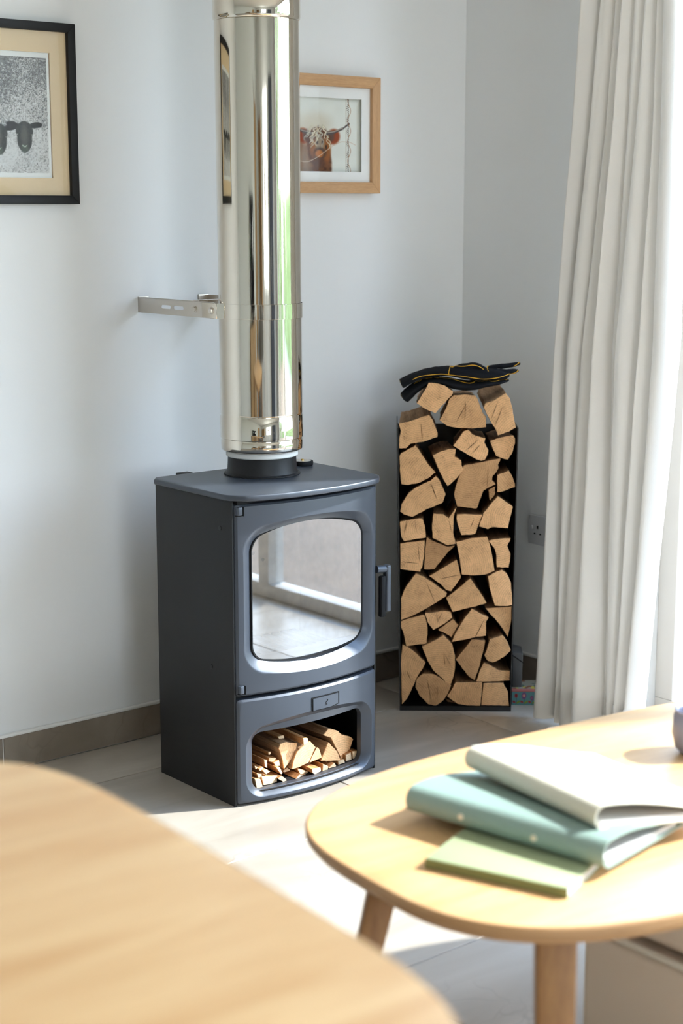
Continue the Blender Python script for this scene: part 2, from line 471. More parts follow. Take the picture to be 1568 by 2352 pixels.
# ------------------------------------------------------------------ room shell
XR, YB, XL, YF, ZC = 3.381, 3.529, -2.4, -2.8, 2.60
TS = 0.605
floor = struct(box('floor', (XL - 0.1, XR + 0.13, YF - 0.1, YB + 0.1, -0.12, -0.003), MAT['grout']))
tile_cache = {}
def tile_mesh(sx, sy):
    key = (round(sx, 3), round(sy, 3))
    if key not in tile_cache:
        o = MB().box(-sx / 2, sx / 2, -sy / 2, sy / 2, -0.009, 0).build('tile', MAT['tile'], None, bevel=0.0012, seg=1)
        tile_cache[key] = o.data
        bpy.data.objects.remove(o)
    return tile_cache[key]
xs = [3.023 + TS * k for k in range(-10, 2)]
ys = [3.298 + TS * k for k in range(-11, 2)]
g = 0.0018
for i in range(len(xs) - 1):
    for j in range(len(ys) - 1):
        x0, x1 = max(xs[i], XL) + g, min(xs[i + 1], XR) - g
        y0, y1 = max(ys[j], YF) + g, min(ys[j + 1], YB - 0.008) - g
        if x1 - x0 < 0.03 or y1 - y0 < 0.03: continue
        t = bpy.data.objects.new('tile', tile_mesh(x1 - x0, y1 - y0))
        COL.objects.link(t); t.parent = floor
        t.location = ((x0 + x1) / 2, (y0 + y1) / 2, 0)

struct(box('wall_back', (XL - 0.2, XR + 0.3, YB, YB + 0.2, 0, ZC), MAT['wall']))
struct(box('wall_left', (XL - 0.2, XL, YF, YB, 0, ZC), MAT['wall']))
WY0, WY1, WZ = -1.7, 2.80, 2.50
wr = MB()
wr.box(XR, XR + 0.14, WY1, YB, 0, ZC).box(XR, XR + 0.14, YF, WY0, 0, ZC).box(XR, XR + 0.14, WY0, WY1, WZ, ZC)
struct(wr.build('wall_right', MAT['wall']))
wf = MB()
wf.box(XL - 0.2, -0.3, YF - 0.2, YF, 0, ZC).box(1.1, XR + 0.3, YF - 0.2, YF, 0, ZC).box(-0.3, 1.1, YF - 0.2, YF, 0, 0.9).box(-0.3, 1.1, YF - 0.2, YF, 2.1, ZC)
struct(wf.build('wall_front', MAT['wall']))
struct(box('ceiling', (XL - 0.2, XR + 0.14, YF - 0.2, YB + 0.2, ZC, ZC + 0.15), MAT['ceiling']))

def skirting(name, axis, a0, a1, fixed, joints):
    root = thing_struct = bpy.data.objects.new(name, None)
    COL.objects.link(root); root['kind'] = 'structure'
    js = sorted([a0] + [j for j in joints if a0 + 0.03 < j < a1 - 0.03] + [a1])
    for u, w in zip(js[:-1], js[1:]):
        mb = MB()
        if axis == 'x': mb.box(-(w - u) / 2 + g, (w - u) / 2 - g, -0.009, 0, 0.0015, 0.085)
        else: mb.box(-0.009, 0, -(w - u) / 2 + g, (w - u) / 2 - g, 0.003, 0.085)
        loc = ((u + w) / 2, fixed, 0) if axis == 'x' else (fixed, (u + w) / 2, 0)
        mb.build('tile', MAT['skirt'], root, bevel=0.001, seg=1, loc=loc)
    # grout behind the joints
    gb = MB()
    if axis == 'x': gb.box(a0, a1, fixed - 0.006, fixed, 0.0, 0.084)
    else: gb.box(fixed - 0.006, fixed, a0, a1, 0.0, 0.084)
    gb.build('grout', MAT['grout'], root)
skirting('baseboard_back', 'x', XL, XR, YB, [1.822 + TS * k for k in range(-8, 4)])
skirting('baseboard_right', 'y', WY1, YB - 0.009, XR, [])
struct(MB().box(XL, XR, YB - 0.0125, YB, 0.085, 0.0935).build('trim_1', MAT['bead'], bevel=0.003))
struct(MB().box(XR - 0.0125, XR, WY1, YB - 0.0125, 0.085, 0.0935).build('trim_2', MAT['bead'], bevel=0.003))

# glazed doors in the right wall and an added, unseen rear window
def glazing(name, axis, fixed, a0, a1, z0, z1, n, mat):
    root = bpy.data.objects.new(name, None); COL.objects.link(root); root['kind'] = 'structure'
    def bx(nm, u0, u1, w0, w1, d0, d1, m):
        if axis == 'y': return box(nm, (fixed + d0, fixed + d1, u0, u1, w0, w1), m, root, bevel=0.003)
        return box(nm, (u0, u1, fixed + d0, fixed + d1, w0, w1), m, root, bevel=0.003)
    bx('sill', a0, a1, z0, z0 + 0.05, -0.035, 0.035, mat)
    bx('frame', a0, a1, z1 - 0.06, z1, -0.035, 0.035, mat)
    w = (a1 - a0) / n
    for k in range(n + 1):
        c_ = a0 + w * k
        c_ = min(max(c_, a0 + 0.03), a1 - 0.03)
        bx('frame', c_ - 0.03, c_ + 0.03, z0 + 0.05, z1 - 0.06, -0.035, 0.035, mat)
    for k in range(n):
        u0 = a0 + w * k + (0.06 if k == 0 else 0.03); u1 = a0 + w * (k + 1) - (0.06 if k == n - 1 else 0.03)
        bx('pane', u0, u1, z0 + 0.05, z1 - 0.06, -0.003, 0.003, MAT['pane'])
glazing('window_1', 'y', XR + 0.09, WY0, WY1, 0.0, WZ, 3, MAT['frame_grey'])
glazing('window_2', 'x', YF - 0.1, -0.3, 1.1, 0.9, 2.1, 2, MAT['frame_grey'])  # unseen window, put in behind the camera for fill light

# ------------------------------------------------------------------ outside
struct(box('patio', (XR + 0.14, 9.0, -9, 10, -0.25, -0.14), MAT['patio']))
struct(box('lawn', (-16, 40, -40, 40, -0.45, -0.26), MAT['lawn']))
def blob_mesh(rx, ry, rz, seed, sub=4, amp=0.22):
    bm = bmesh.new()
    bmesh.ops.create_icosphere(bm, subdivisions=sub, radius=1)
    for v in bm.verts:
        n_ = noise.fractal(v.co * 2.2 + Vector((seed * 3.1, 0, 0)), 0.8, 2.0, 4)
        v.co = v.co * (1 + amp * n_)
        v.co.x *= rx; v.co.y *= ry; v.co.z *= rz
    return bm
def from_bm(name, bm, mat, parent=None, smooth=True):
    me = bpy.data.meshes.new(name); bm.to_mesh(me); bm.free(); me.materials.append(mat)
    if smooth: me.polygons.foreach_set('use_smooth', [True] * len(me.polygons))
    o = bpy.data.objects.new(name, me); COL.objects.link(o)
    if parent: o.parent = parent
    return o
for k, (x, y, s, h, lab) in enumerate([(17, -3.5, 2.2, 3.4, 'round green garden tree beyond the patio doors, near the hedge gap'), (20, 6, 2.8, 4.2, 'tall green garden tree beyond the patio doors'),
                         (6.5, -13, 2.4, 3.8, 'green garden tree seen through the rear window')]):
    t = thing('garden_tree', lab, 'tree', (x, y, -0.26))
    MB().tube([(0, 0, 0), (0.05, 0, h * 0.3), (0, 0.05, h * 0.62)], [0.17, 0.13, 0.1], 10).build('trunk', MAT['bark'], t, smooth=True)
    bm = blob_mesh(s, s, s * 0.85, k + 1); bmesh.ops.translate(bm, verts=bm.verts, vec=(0, 0, h * 0.62 + s * 0.6))
    from_bm('crown', bm, MAT['hedge'], t)
for (x0, x1, y0, y1, lab) in [(13.5, 14.6, -14, 14, 'long clipped green hedge at the end of the lawn'), (-6, 9, -10.6, -9.6, 'clipped green hedge behind the rear window')]:
    bm = bmesh.new(); bmesh.ops.create_cube(bm, size=1)
    bmesh.ops.subdivide_edges(bm, edges=bm.edges, cuts=24, use_grid_fill=True)
    for v in bm.verts:
        v.co = Vector(((x0 + x1) / 2 + v.co.x * (x1 - x0), (y0 + y1) / 2 + v.co.y * (y1 - y0), (v.co.z + 0.5) * 1.9 - 0.26))
        nn = noise.noise_vector(v.co * 2.5) * 0.12
        v.co += nn
    tag(from_bm('garden_hedge', bm, MAT['hedge']), lab, 'hedge')

# ------------------------------------------------------------------ wood stove
stove = thing('wood_burning_stove', 'charcoal wood burning stove with a bowed glass door and an open log store beneath', 'stove', (2.334, 3.10, 0))
OX, OY = 2.334, 3.10       # meshes below are written in room metres and moved to the stove's base
def S_(mb, name, mat, parent=stove, **k):
    mb.v = [(x - OX, y - OY, z) for x, y, z in mb.v]
    return mb.build(name, mat, parent, **k)
HW, Y0, BOW = 0.212, 2.947, 0.032
def yf(x, off=0.0):
    u = (x - OX) / HW
    return Y0 - BOW * (1 - min(1.0, u * u)) + off
def rloop(x0, x1, z0, z1, r, off, bt=0.0, bb=0.0, nc=8, ne=16):
    pts = []
    def seg(ax, az, bx, bz, n):
        for i in range(n): pts.append((ax + (bx - ax) * i / n, az + (bz - az) * i / n))
    def arc(cx, cz, a0):
        for i in range(nc): 
            a = R(a0 + 90 * i / nc); pts.append((cx + r * math.cos(a), cz + r * math.sin(a)))
    seg(x0 + r, z0, x1 - r, z0, ne); arc(x1 - r, z0 + r, -90)
    seg(x1, z0 + r, x1, z1 - r, ne); arc(x1 - r, z1 - r, 0)
    seg(x1 - r, z1, x0 + r, z1, ne); arc(x0 + r, z1 - r, 90)
    seg(x0, z1 - r, x0, z0 + r, ne); arc(x0 + r, z0 + r, 180)
    out = []
    xc, hw, zc = (x0 + x1) / 2, (x1 - x0) / 2, (z0 + z1) / 2
    for x, z in pts:
        w = 1 - ((x - xc) / hw) ** 2
        t = (z - zc) / ((z1 - z0) / 2)
        z += w * (bt * max(0, t) - bb * max(0, -t))
        out.append((x, yf(x, off), z))
    return out
# door casting
xa, xb = 2.1225, 2.5455
d = MB()
d.loops([rloop(xa + .001, xb - .001, .2675, .7175, .004, .028), rloop(xa, xb, .2665, .7185, .006, .010), rloop(xa + .0015, xb - .0015, .268, .717, .008, .004),
         rloop(xa + .006, xb - .006, .2725, .7125, .010, .0003), rloop(xa + .010, xb - .010, .277, .708, .010, 0),
         rloop(2.1385, 2.5315, .3225, .6595, .053, 0.0, .020, .020), rloop(2.141, 2.529, .325, .657, .052, 0.0, .020, .020), rloop(2.144, 2.526, .328, .654, .050, .0015, .021, .021),
         rloop(2.165, 2.506, .346, .637, .034, .0165, .027, .024), rloop(2.168, 2.503, .349, .634, .031, .020, .027, .023),
         [(x, 2.956, z) for x, _, z in rloop(2.168, 2.503, .349, .634, .031, .028, .027, .023)]])
door = S_(d, 'door', MAT['stove'], smooth=True, angle=28)
gk = MB(); fl_ = lambda lp_, y: [(x, y, z) for x, _, z in lp_]
gk.loops([rloop(2.168, 2.503, .349, .634, .031, .0195, .027, .023), fl_(rloop(2.168, 2.503, .349, .634, .031, 0, .027, .023), 2.9485), fl_(rloop(2.1715, 2.4995, .3525, .6305, .029, 0, .027, .023), 2.9495), fl_(rloop(2.160, 2.511, .341, .642, .029, 0, .027, .023), 2.956)])
S_(gk, 'gasket', MAT['black'], door, smooth=True)
gl = MB()
lo = rloop(2.166, 2.505, .347, .636, .031, .0262, .027, .023)
# curved pane: vertical strips between the outline's bottom and top
cols = 40; gv = []; gf = []
for i in range(cols + 1):
    x = 2.170 + (2.5015 - 2.170) * i / cols
    w = 1 - ((x - 2.3357) / .168) ** 2
    e = max(0.0, min(1.0, min(x - 2.168, 2.5035 - x) / .03)); c_ = .03 - math.sqrt(max(0, .03 ** 2 - (.03 * (1 - e)) ** 2))
    gv += [(x, 2.9500, .350 - w * .023 + c_), (x, 2.9500, .633 + w * .027 - c_)]
for i in range(cols): gf.append((2 * i, 2 * i + 2, 2 * i + 3, 2 * i + 1))
gl.add(gv, gf)
S_(gl, 'glass', MAT['stove_glass'], door, smooth=True, fix=False)
# hinge notches at the door's hinge side
for z in (.694, .275):
    h = MB().box(2.1255, 2.1385, 2.9375, 2.955, z, z + .019)
    S_(h, 'hinge', MAT['stove'], door, bevel=.002)
    k_ = MB().box(2.1245, 2.1405, 2.9405, 2.952, z - .0022, z - .0006).box(2.1393, 2.1408, 2.936, 2.952, z - .002, z + .019)
    S_(k_, 'hinge_gap', MAT['black'], door)
# door handle
hd = MB().tube([(2.548, 2.950, .509), (2.584, 2.945, .508)], [.0095, .0095], 16)
S_(hd, 'handle_hub', MAT['stove'], door, smooth=True)
hm = MB().box(2.571, 2.586, 2.936, 2.954, .400, .518)
S_(hm, 'handle', MAT['stove'], door, bevel=.004, seg=3)
S_(MB().box(2.5555, 2.5705, 2.938, 2.953, .388, .492), 'handle_grip', MAT['black'], door, bevel=.004)
# lower front casting round the log store
l = MB()
l.loops([rloop(xa + .001, xb - .001, .006, .2590, .004, .034), rloop(xa, xb, .005, .2600, .006, .010), rloop(xa + .0015, xb - .0015, .0065, .2585, .008, .004),
         rloop(xa + .006, xb - .006, .011, .2535, .010, .0003), rloop(xa + .010, xb - .010, .0145, .249, .010, 0),
         rloop(2.1395, 2.5305, .0155, .1845, .046, 0.0, .022, .0), rloop(2.142, 2.528, .0165, .182, .045, 0.0, .022, .0), rloop(2.1445, 2.5255, .019, .180, .043, .0015, .022, .0),
         rloop(2.164, 2.508, .0275, .176, .030, .015, .013, .0), rloop(2.168, 2.503, .030, .170, .024, .019, .0, .0),
         rloop(2.168, 2.503, .030, .168, .022, .034, .0, .0)])
S_(l, 'lower_front', MAT['stove'], smooth=True, angle=28)
# air control slider with its stamped mark
ac = thing_none = None
def curved_plate(x0, x1, z0, z1, off0, off1, n=8, cut=0.0):
    mb = MB(); v = []
    for i in range(n + 1):
        x = x0 + (x1 - x0) * i / n
        zz = z0 + (cut * max(0, (i / n - .72) / .28))
        for o_ in (off0, off1):
            v += [(x, yf(x, o_), zz), (x, yf(x, o_), z1)]
    f = []
    for i in range(n):
        a = 4 * i; b_ = a + 4
        f += [(a, b_, b_ + 1, a + 1), (a + 2, a + 3, b_ + 3, b_ + 2), (a + 1, b_ + 1, b_ + 3, a + 3), (a, a + 2, b_ + 2, b_)]
    f += [(0, 1, 3, 2), (4 * n, 4 * n + 2, 4 * n + 3, 4 * n + 1)]
    return mb.add(v, f)
sl = S_(curved_plate(2.3195, 2.3975, .2045, .2335, -.0036, .004, cut=.004), 'air_slider', MAT['stove'], smooth=True, angle=30)
S_(curved_plate(2.3172, 2.4022, .2025, .2360, -.0024, .004, cut=.004), 'slider_surround', MAT['black'], sl)
pts = []
for i in range(15):
    t = i / 14
    x = 2.3605 + .0032 * math.sin(t * 2 * math.pi * 1.0 + .4)
    pts.append((x, yf(x, -.0042), .2255 - .0125 * t))
em = MB().tube(pts, .0007, 6).tube([(2.3545, yf(2.3545, -.0042), .2125), (2.3605, yf(2.3605, -.0042), .2115)], .0006, 6)
S_(em, 'emblem', MAT['black'], sl)
# casing
c1 = MB().box(2.1185, 2.1235, 2.953, 3.266, 0.0, .7265)
lp = S_(c1, 'side_panel', MAT['stove_shaded'], bevel=.0012)
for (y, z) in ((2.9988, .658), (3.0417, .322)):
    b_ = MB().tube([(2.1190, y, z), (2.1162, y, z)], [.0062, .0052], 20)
    S_(b_, 'bolt', MAT['stove_shaded'], lp, smooth=True)
S_(MB().box(2.5445, 2.5495, 2.953, 3.266, 0.0, .7265), 'side_panel', MAT['stove_shaded'], bevel=.0012)
S_(MB().box(2.1235, 2.5445, 3.262, 3.266, 0.0, .7265), 'back_panel', MAT['stove_shaded'])
S_(MB().box(2.1235, 2.5445, 2.958, 3.262, .2600, .2665), 'shelf', MAT['black'])
bs = MB()
n_ = 24
fl = [(2.1265 + (2.5415 - 2.1265) * i / n_, yf(2.1265 + (2.5415 - 2.1265) * i / n_, .012)) for i in range(n_ + 1)]
bs.prism(fl + [(2.5415, 3.262), (2.1265, 3.262)], .012, .0285)
S_(bs, 'store_floor', MAT['stove_shaded'])
tp = MB()
poly = [(2.5570 - .03, 3.272), (2.112 + .03, 3.272), (2.108, 3.245)]
n_ = 28
fr = []
for i in range(n_ + 1):
    x = 2.110 + (2.558 - 2.110) * i / n_
    u = (x - 2.334) / .224
    fr.append((x, 2.930 - .040 * (1 - abs(u) ** 2.4) + (.022 * max(0, abs(u) - .88) / .12)))
poly = [(2.105, 2.965)] + fr + [(2.563, 2.965), (2.563, 3.25), (2.545, 3.272), (2.123, 3.272), (2.105, 3.25)]
tp.prism(poly, .7275, .7415)
S_(tp, 'top_plate', MAT['stove'], bevel=.004, seg=3)
S_(MB().box(2.128, 2.540, 2.945, 3.262, .7180, .7275), 'top_seal', MAT['black'])
# firebox lining
fb = MB().box(2.150, 2.518, 3.215, 3.240, .2665, .700)
S_(fb, 'firebrick', MAT['brick'])
S_(MB().box(2.1240, 2.150, 2.985, 3.240, .2665, .700), 'firebrick', MAT['brick'], bevel=.003)
S_(MB().box(2.518, 2.5440, 2.985, 3.240, .2665, .700), 'firebrick', MAT['brick'], bevel=.003)
for k, (x, z) in enumerate([(2.27, .50), (2.30, .52), (2.335, .505), (2.37, .53), (2.40, .51), (2.245, .515)]):
    S_(MB().tube([(x, 3.2155, z), (x, 3.2135, z)], [.0045, .0045], 12), 'air_hole', MAT['black'])
bf = MB(); bf.add([(2.15, 3.02, .665), (2.518, 3.02, .665), (2.518, 3.214, .600), (2.15, 3.214, .600), (2.15, 3.02, .68), (2.518, 3.02, .68), (2.518, 3.214, .615), (2.15, 3.214, .615)],
       [(0, 3, 2, 1), (4, 5, 6, 7), (0, 1, 5, 4), (1, 2, 6, 5), (2, 3, 7, 6), (3, 0, 4, 7)])
S_(bf, 'baffle', MAT['baffle'])
gr = MB()
for i in range(12): gr.box(2.17 + i * .028, 2.185 + i * .028, 2.99, 3.21, .300, .318)
S_(gr, 'grate', MAT['soot'])
S_(MB().box(2.152, 2.516, 2.978, 2.988, .2665, .345), 'fuel_guard', MAT['soot'], bevel=.002)
# flue spigot
S_(MB().lathe([(.091, .7415), (.093, .7425), (.093, .7445), (.0875, .747), (.0845, .755), (.083, .785), (.083, .787)], 64, (2.3565, 3.1555, 0)), 'flue_collar', MAT['stove_shaded'], smooth=True)
S_(MB().box(2.20, 2.235, 3.273, 3.30, .730, .741), 'rear_rail', MAT['stove_shaded'], bevel=.002)

# thermometer on the top plate
th = thing('stove_thermometer', 'small round black dial thermometer on the stove top behind the flue', 'thermometer', (2.512, 3.195, .742))
MB().lathe([(.0265, 0), (.0275, .002), (.0275, .009), (.0265, .011)], 48).build('case', MAT['black'], th, smooth=True)
MB().lathe([(.0225, .0108), (.0225, .0116)], 48).build('dial', MAT['steel_satin'], th, smooth=True)
MB().lathe([(.004, .0116), (.004, .014), (.002, .015)], 16).build('pin', plain('brass', (.6, .4, .12), .3, metal=1), th, smooth=True)

# ------------------------------------------------------------------ flue
fl = thing('flue_pipe', 'tall polished stainless steel flue pipe rising from the stove top', 'flue pipe', (2.3565, 3.1555, .787))
zb = .787
fl.rotation_euler = (R(-.14), R(-.18), 0)
def fz(p): return [(r, z - zb) for r, z in p]
MB().lathe(fz([(.086, .787), (.0875, .789), (.0875, .796), (.086, .799)]), 96).build('rope_seal', MAT['rope'], fl, smooth=True)
MB().lathe(fz([(.082, .7995), (.088, .8000), (.0975, .8035), (.0990, .806), (.0990, .8270), (.0975, .8290), (.0975, .8315), (.1002, .8335), (.1002, .8850), (.0988, .8875), (.0988, .8900), (.0995, .8920)]), 128).build('locking_band', MAT['steel'], fl, smooth=True, angle=50)
MB().lathe(fz([(.0995, .8920), (.0992, 1.2), (.0992, 1.8020)]), 128, cap=False).build('pipe', MAT['steel'], fl, smooth=True)
MB().lathe(fz([(.0992, 1.8020), (.0980, 1.8035), (.1012, 1.8065), (.1022, 1.812), (.1022, 1.862), (.0998, 1.8650), (.0980, 1.8665), (.0992, 1.8680), (.0992, ZC)]), 128).build('joint_band', MAT['steel'], fl, smooth=True, angle=50)
# wall bracket with band
br = thing('flue_bracket', 'stainless steel slotted wall bracket clamping the flue pipe', 'bracket', (2.3565, YB, 1.1375))
bx0, by0, bz0 = 2.3565, YB, 1.1375
def B_(mb, name, mat, parent=br, **k):
    mb.v = [(x - bx0, y - by0, z - bz0) for x, y, z in mb.v]
    return mb.build(name, mat, parent, **k)
def slotted(x, y0, y1, z0, z1, slots, t=.002):
    """plate standing in the y-z plane with round ended slots"""
    mb = MB(); cuts = sorted(slots)
    cur = y0
    for (a, b_, h) in cuts:
        zc = (z0 + z1) / 2
        if a > cur: mb.box(x, x + t, cur, a, z0, z1)
        n = 6
        yy = []
        for i in range(n + 1): 
            q = math.pi / 2 * i / n
            yy.append((a + h - h * math.cos(q), h * math.sin(q)))
        yy += [(b_ - (y - a), hh) for y, hh in reversed(yy)]
        for (ya, ha), (yb_, hb) in zip(yy[:-1], yy[1:]):
            if yb_ - ya < 1e-6: continue
            for s in (1, -1):
                ze = z1 if s > 0 else z0
                v = [(x, ya, zc + s * ha), (x, yb_, zc + s * hb), (x, yb_, ze), (x, ya, ze)]
                v += [(p[0] + t, p[1], p[2]) for p in v]
                mb.add(v, [(0, 1, 2, 3), (7, 6, 5, 4), (0, 4, 5, 1), (2, 6, 7, 3)])
        cur = b_
    mb.box(x, x + t, cur, y1, z0, z1)
    return mb
B_(slotted(2.2490, 3.195, YB - .002, 1.1185, 1.1560, [(3.381, 3.423, .0043), (3.325, 3.369, .0043)]).box(2.2490, 2.2560, 3.195, YB - .002, 1.1555, 1.1570), 'arm', MAT['steel_satin'])
B_(slotted(2.4620, 3.195, YB - .002, 1.1185, 1.1560, [(3.398, 3.418, .0035), (3.342, 3.362, .0035)]), 'arm', MAT['steel_satin'])
B_(MB().box(2.2490, 2.2800, YB - .003, YB, 1.1185, 1.1575), 'foot', MAT['steel_satin'])
B_(MB().box(2.4330, 2.4640, YB - .003, YB, 1.1185, 1.1575), 'foot', MAT['steel_satin'])
B_(MB().box(2.2510, 2.4620, 3.2600, 3.2850, 1.1572, 1.1595), 'cross_plate', MAT['steel_satin'])
B_(MB().lathe([(.0996, 1.1195), (.1006, 1.1200), (.1006, 1.1545), (.0996, 1.1550)], 128, (2.3565, 3.1555, 0), cap=False), 'band', MAT['steel'], smooth=True, angle=50)
for sx in (-1, 1):
    x = 2.3565 + sx * .1108
    ear = MB().box(min(x, x - sx * .002), max(x, x - sx * .002), 3.182, 3.243, 1.1195, 1.1550)
    B_(ear, 'ear', MAT['steel'], bevel=.0008)
    xe, xb_ = x, 2.3565 + sx * .0965
    v = [(xe, 3.184, 1.1195), (xe - sx * .002, 3.184, 1.1195), (xb_ - sx * .001, 3.1655, 1.1195), (xb_ + sx * .0005, 3.1650, 1.1195)]
    v += [(a_, b_, 1.1550) for a_, b_, _ in v]
    B_(MB().add(v, [(3, 2, 1, 0), (4, 5, 6, 7), (0, 1, 5, 4), (1, 2, 6, 5), (2, 3, 7, 6), (3, 0, 4, 7)]), 'ear_bend', MAT['steel'])
def bolt(x, y, z, r=.0062, name='bolt'):
    m_ = MB().tube([(x, y, z), (x - .0055, y, z)], r, 6).tube([(x, y, z), (x - .0012, y, z)], r * 1.25, 20)
    return B_(m_, name, MAT['steel_satin'])
bolt(2.2490, 3.2750, 1.1375); bolt(2.2456, 3.2020, 1.1375, .0072)
B_(MB().tube([(2.2490, 3.287, 1.1375), (2.2455, 3.287, 1.1375)], .0042, 12), 'nut', MAT['steel_satin'])

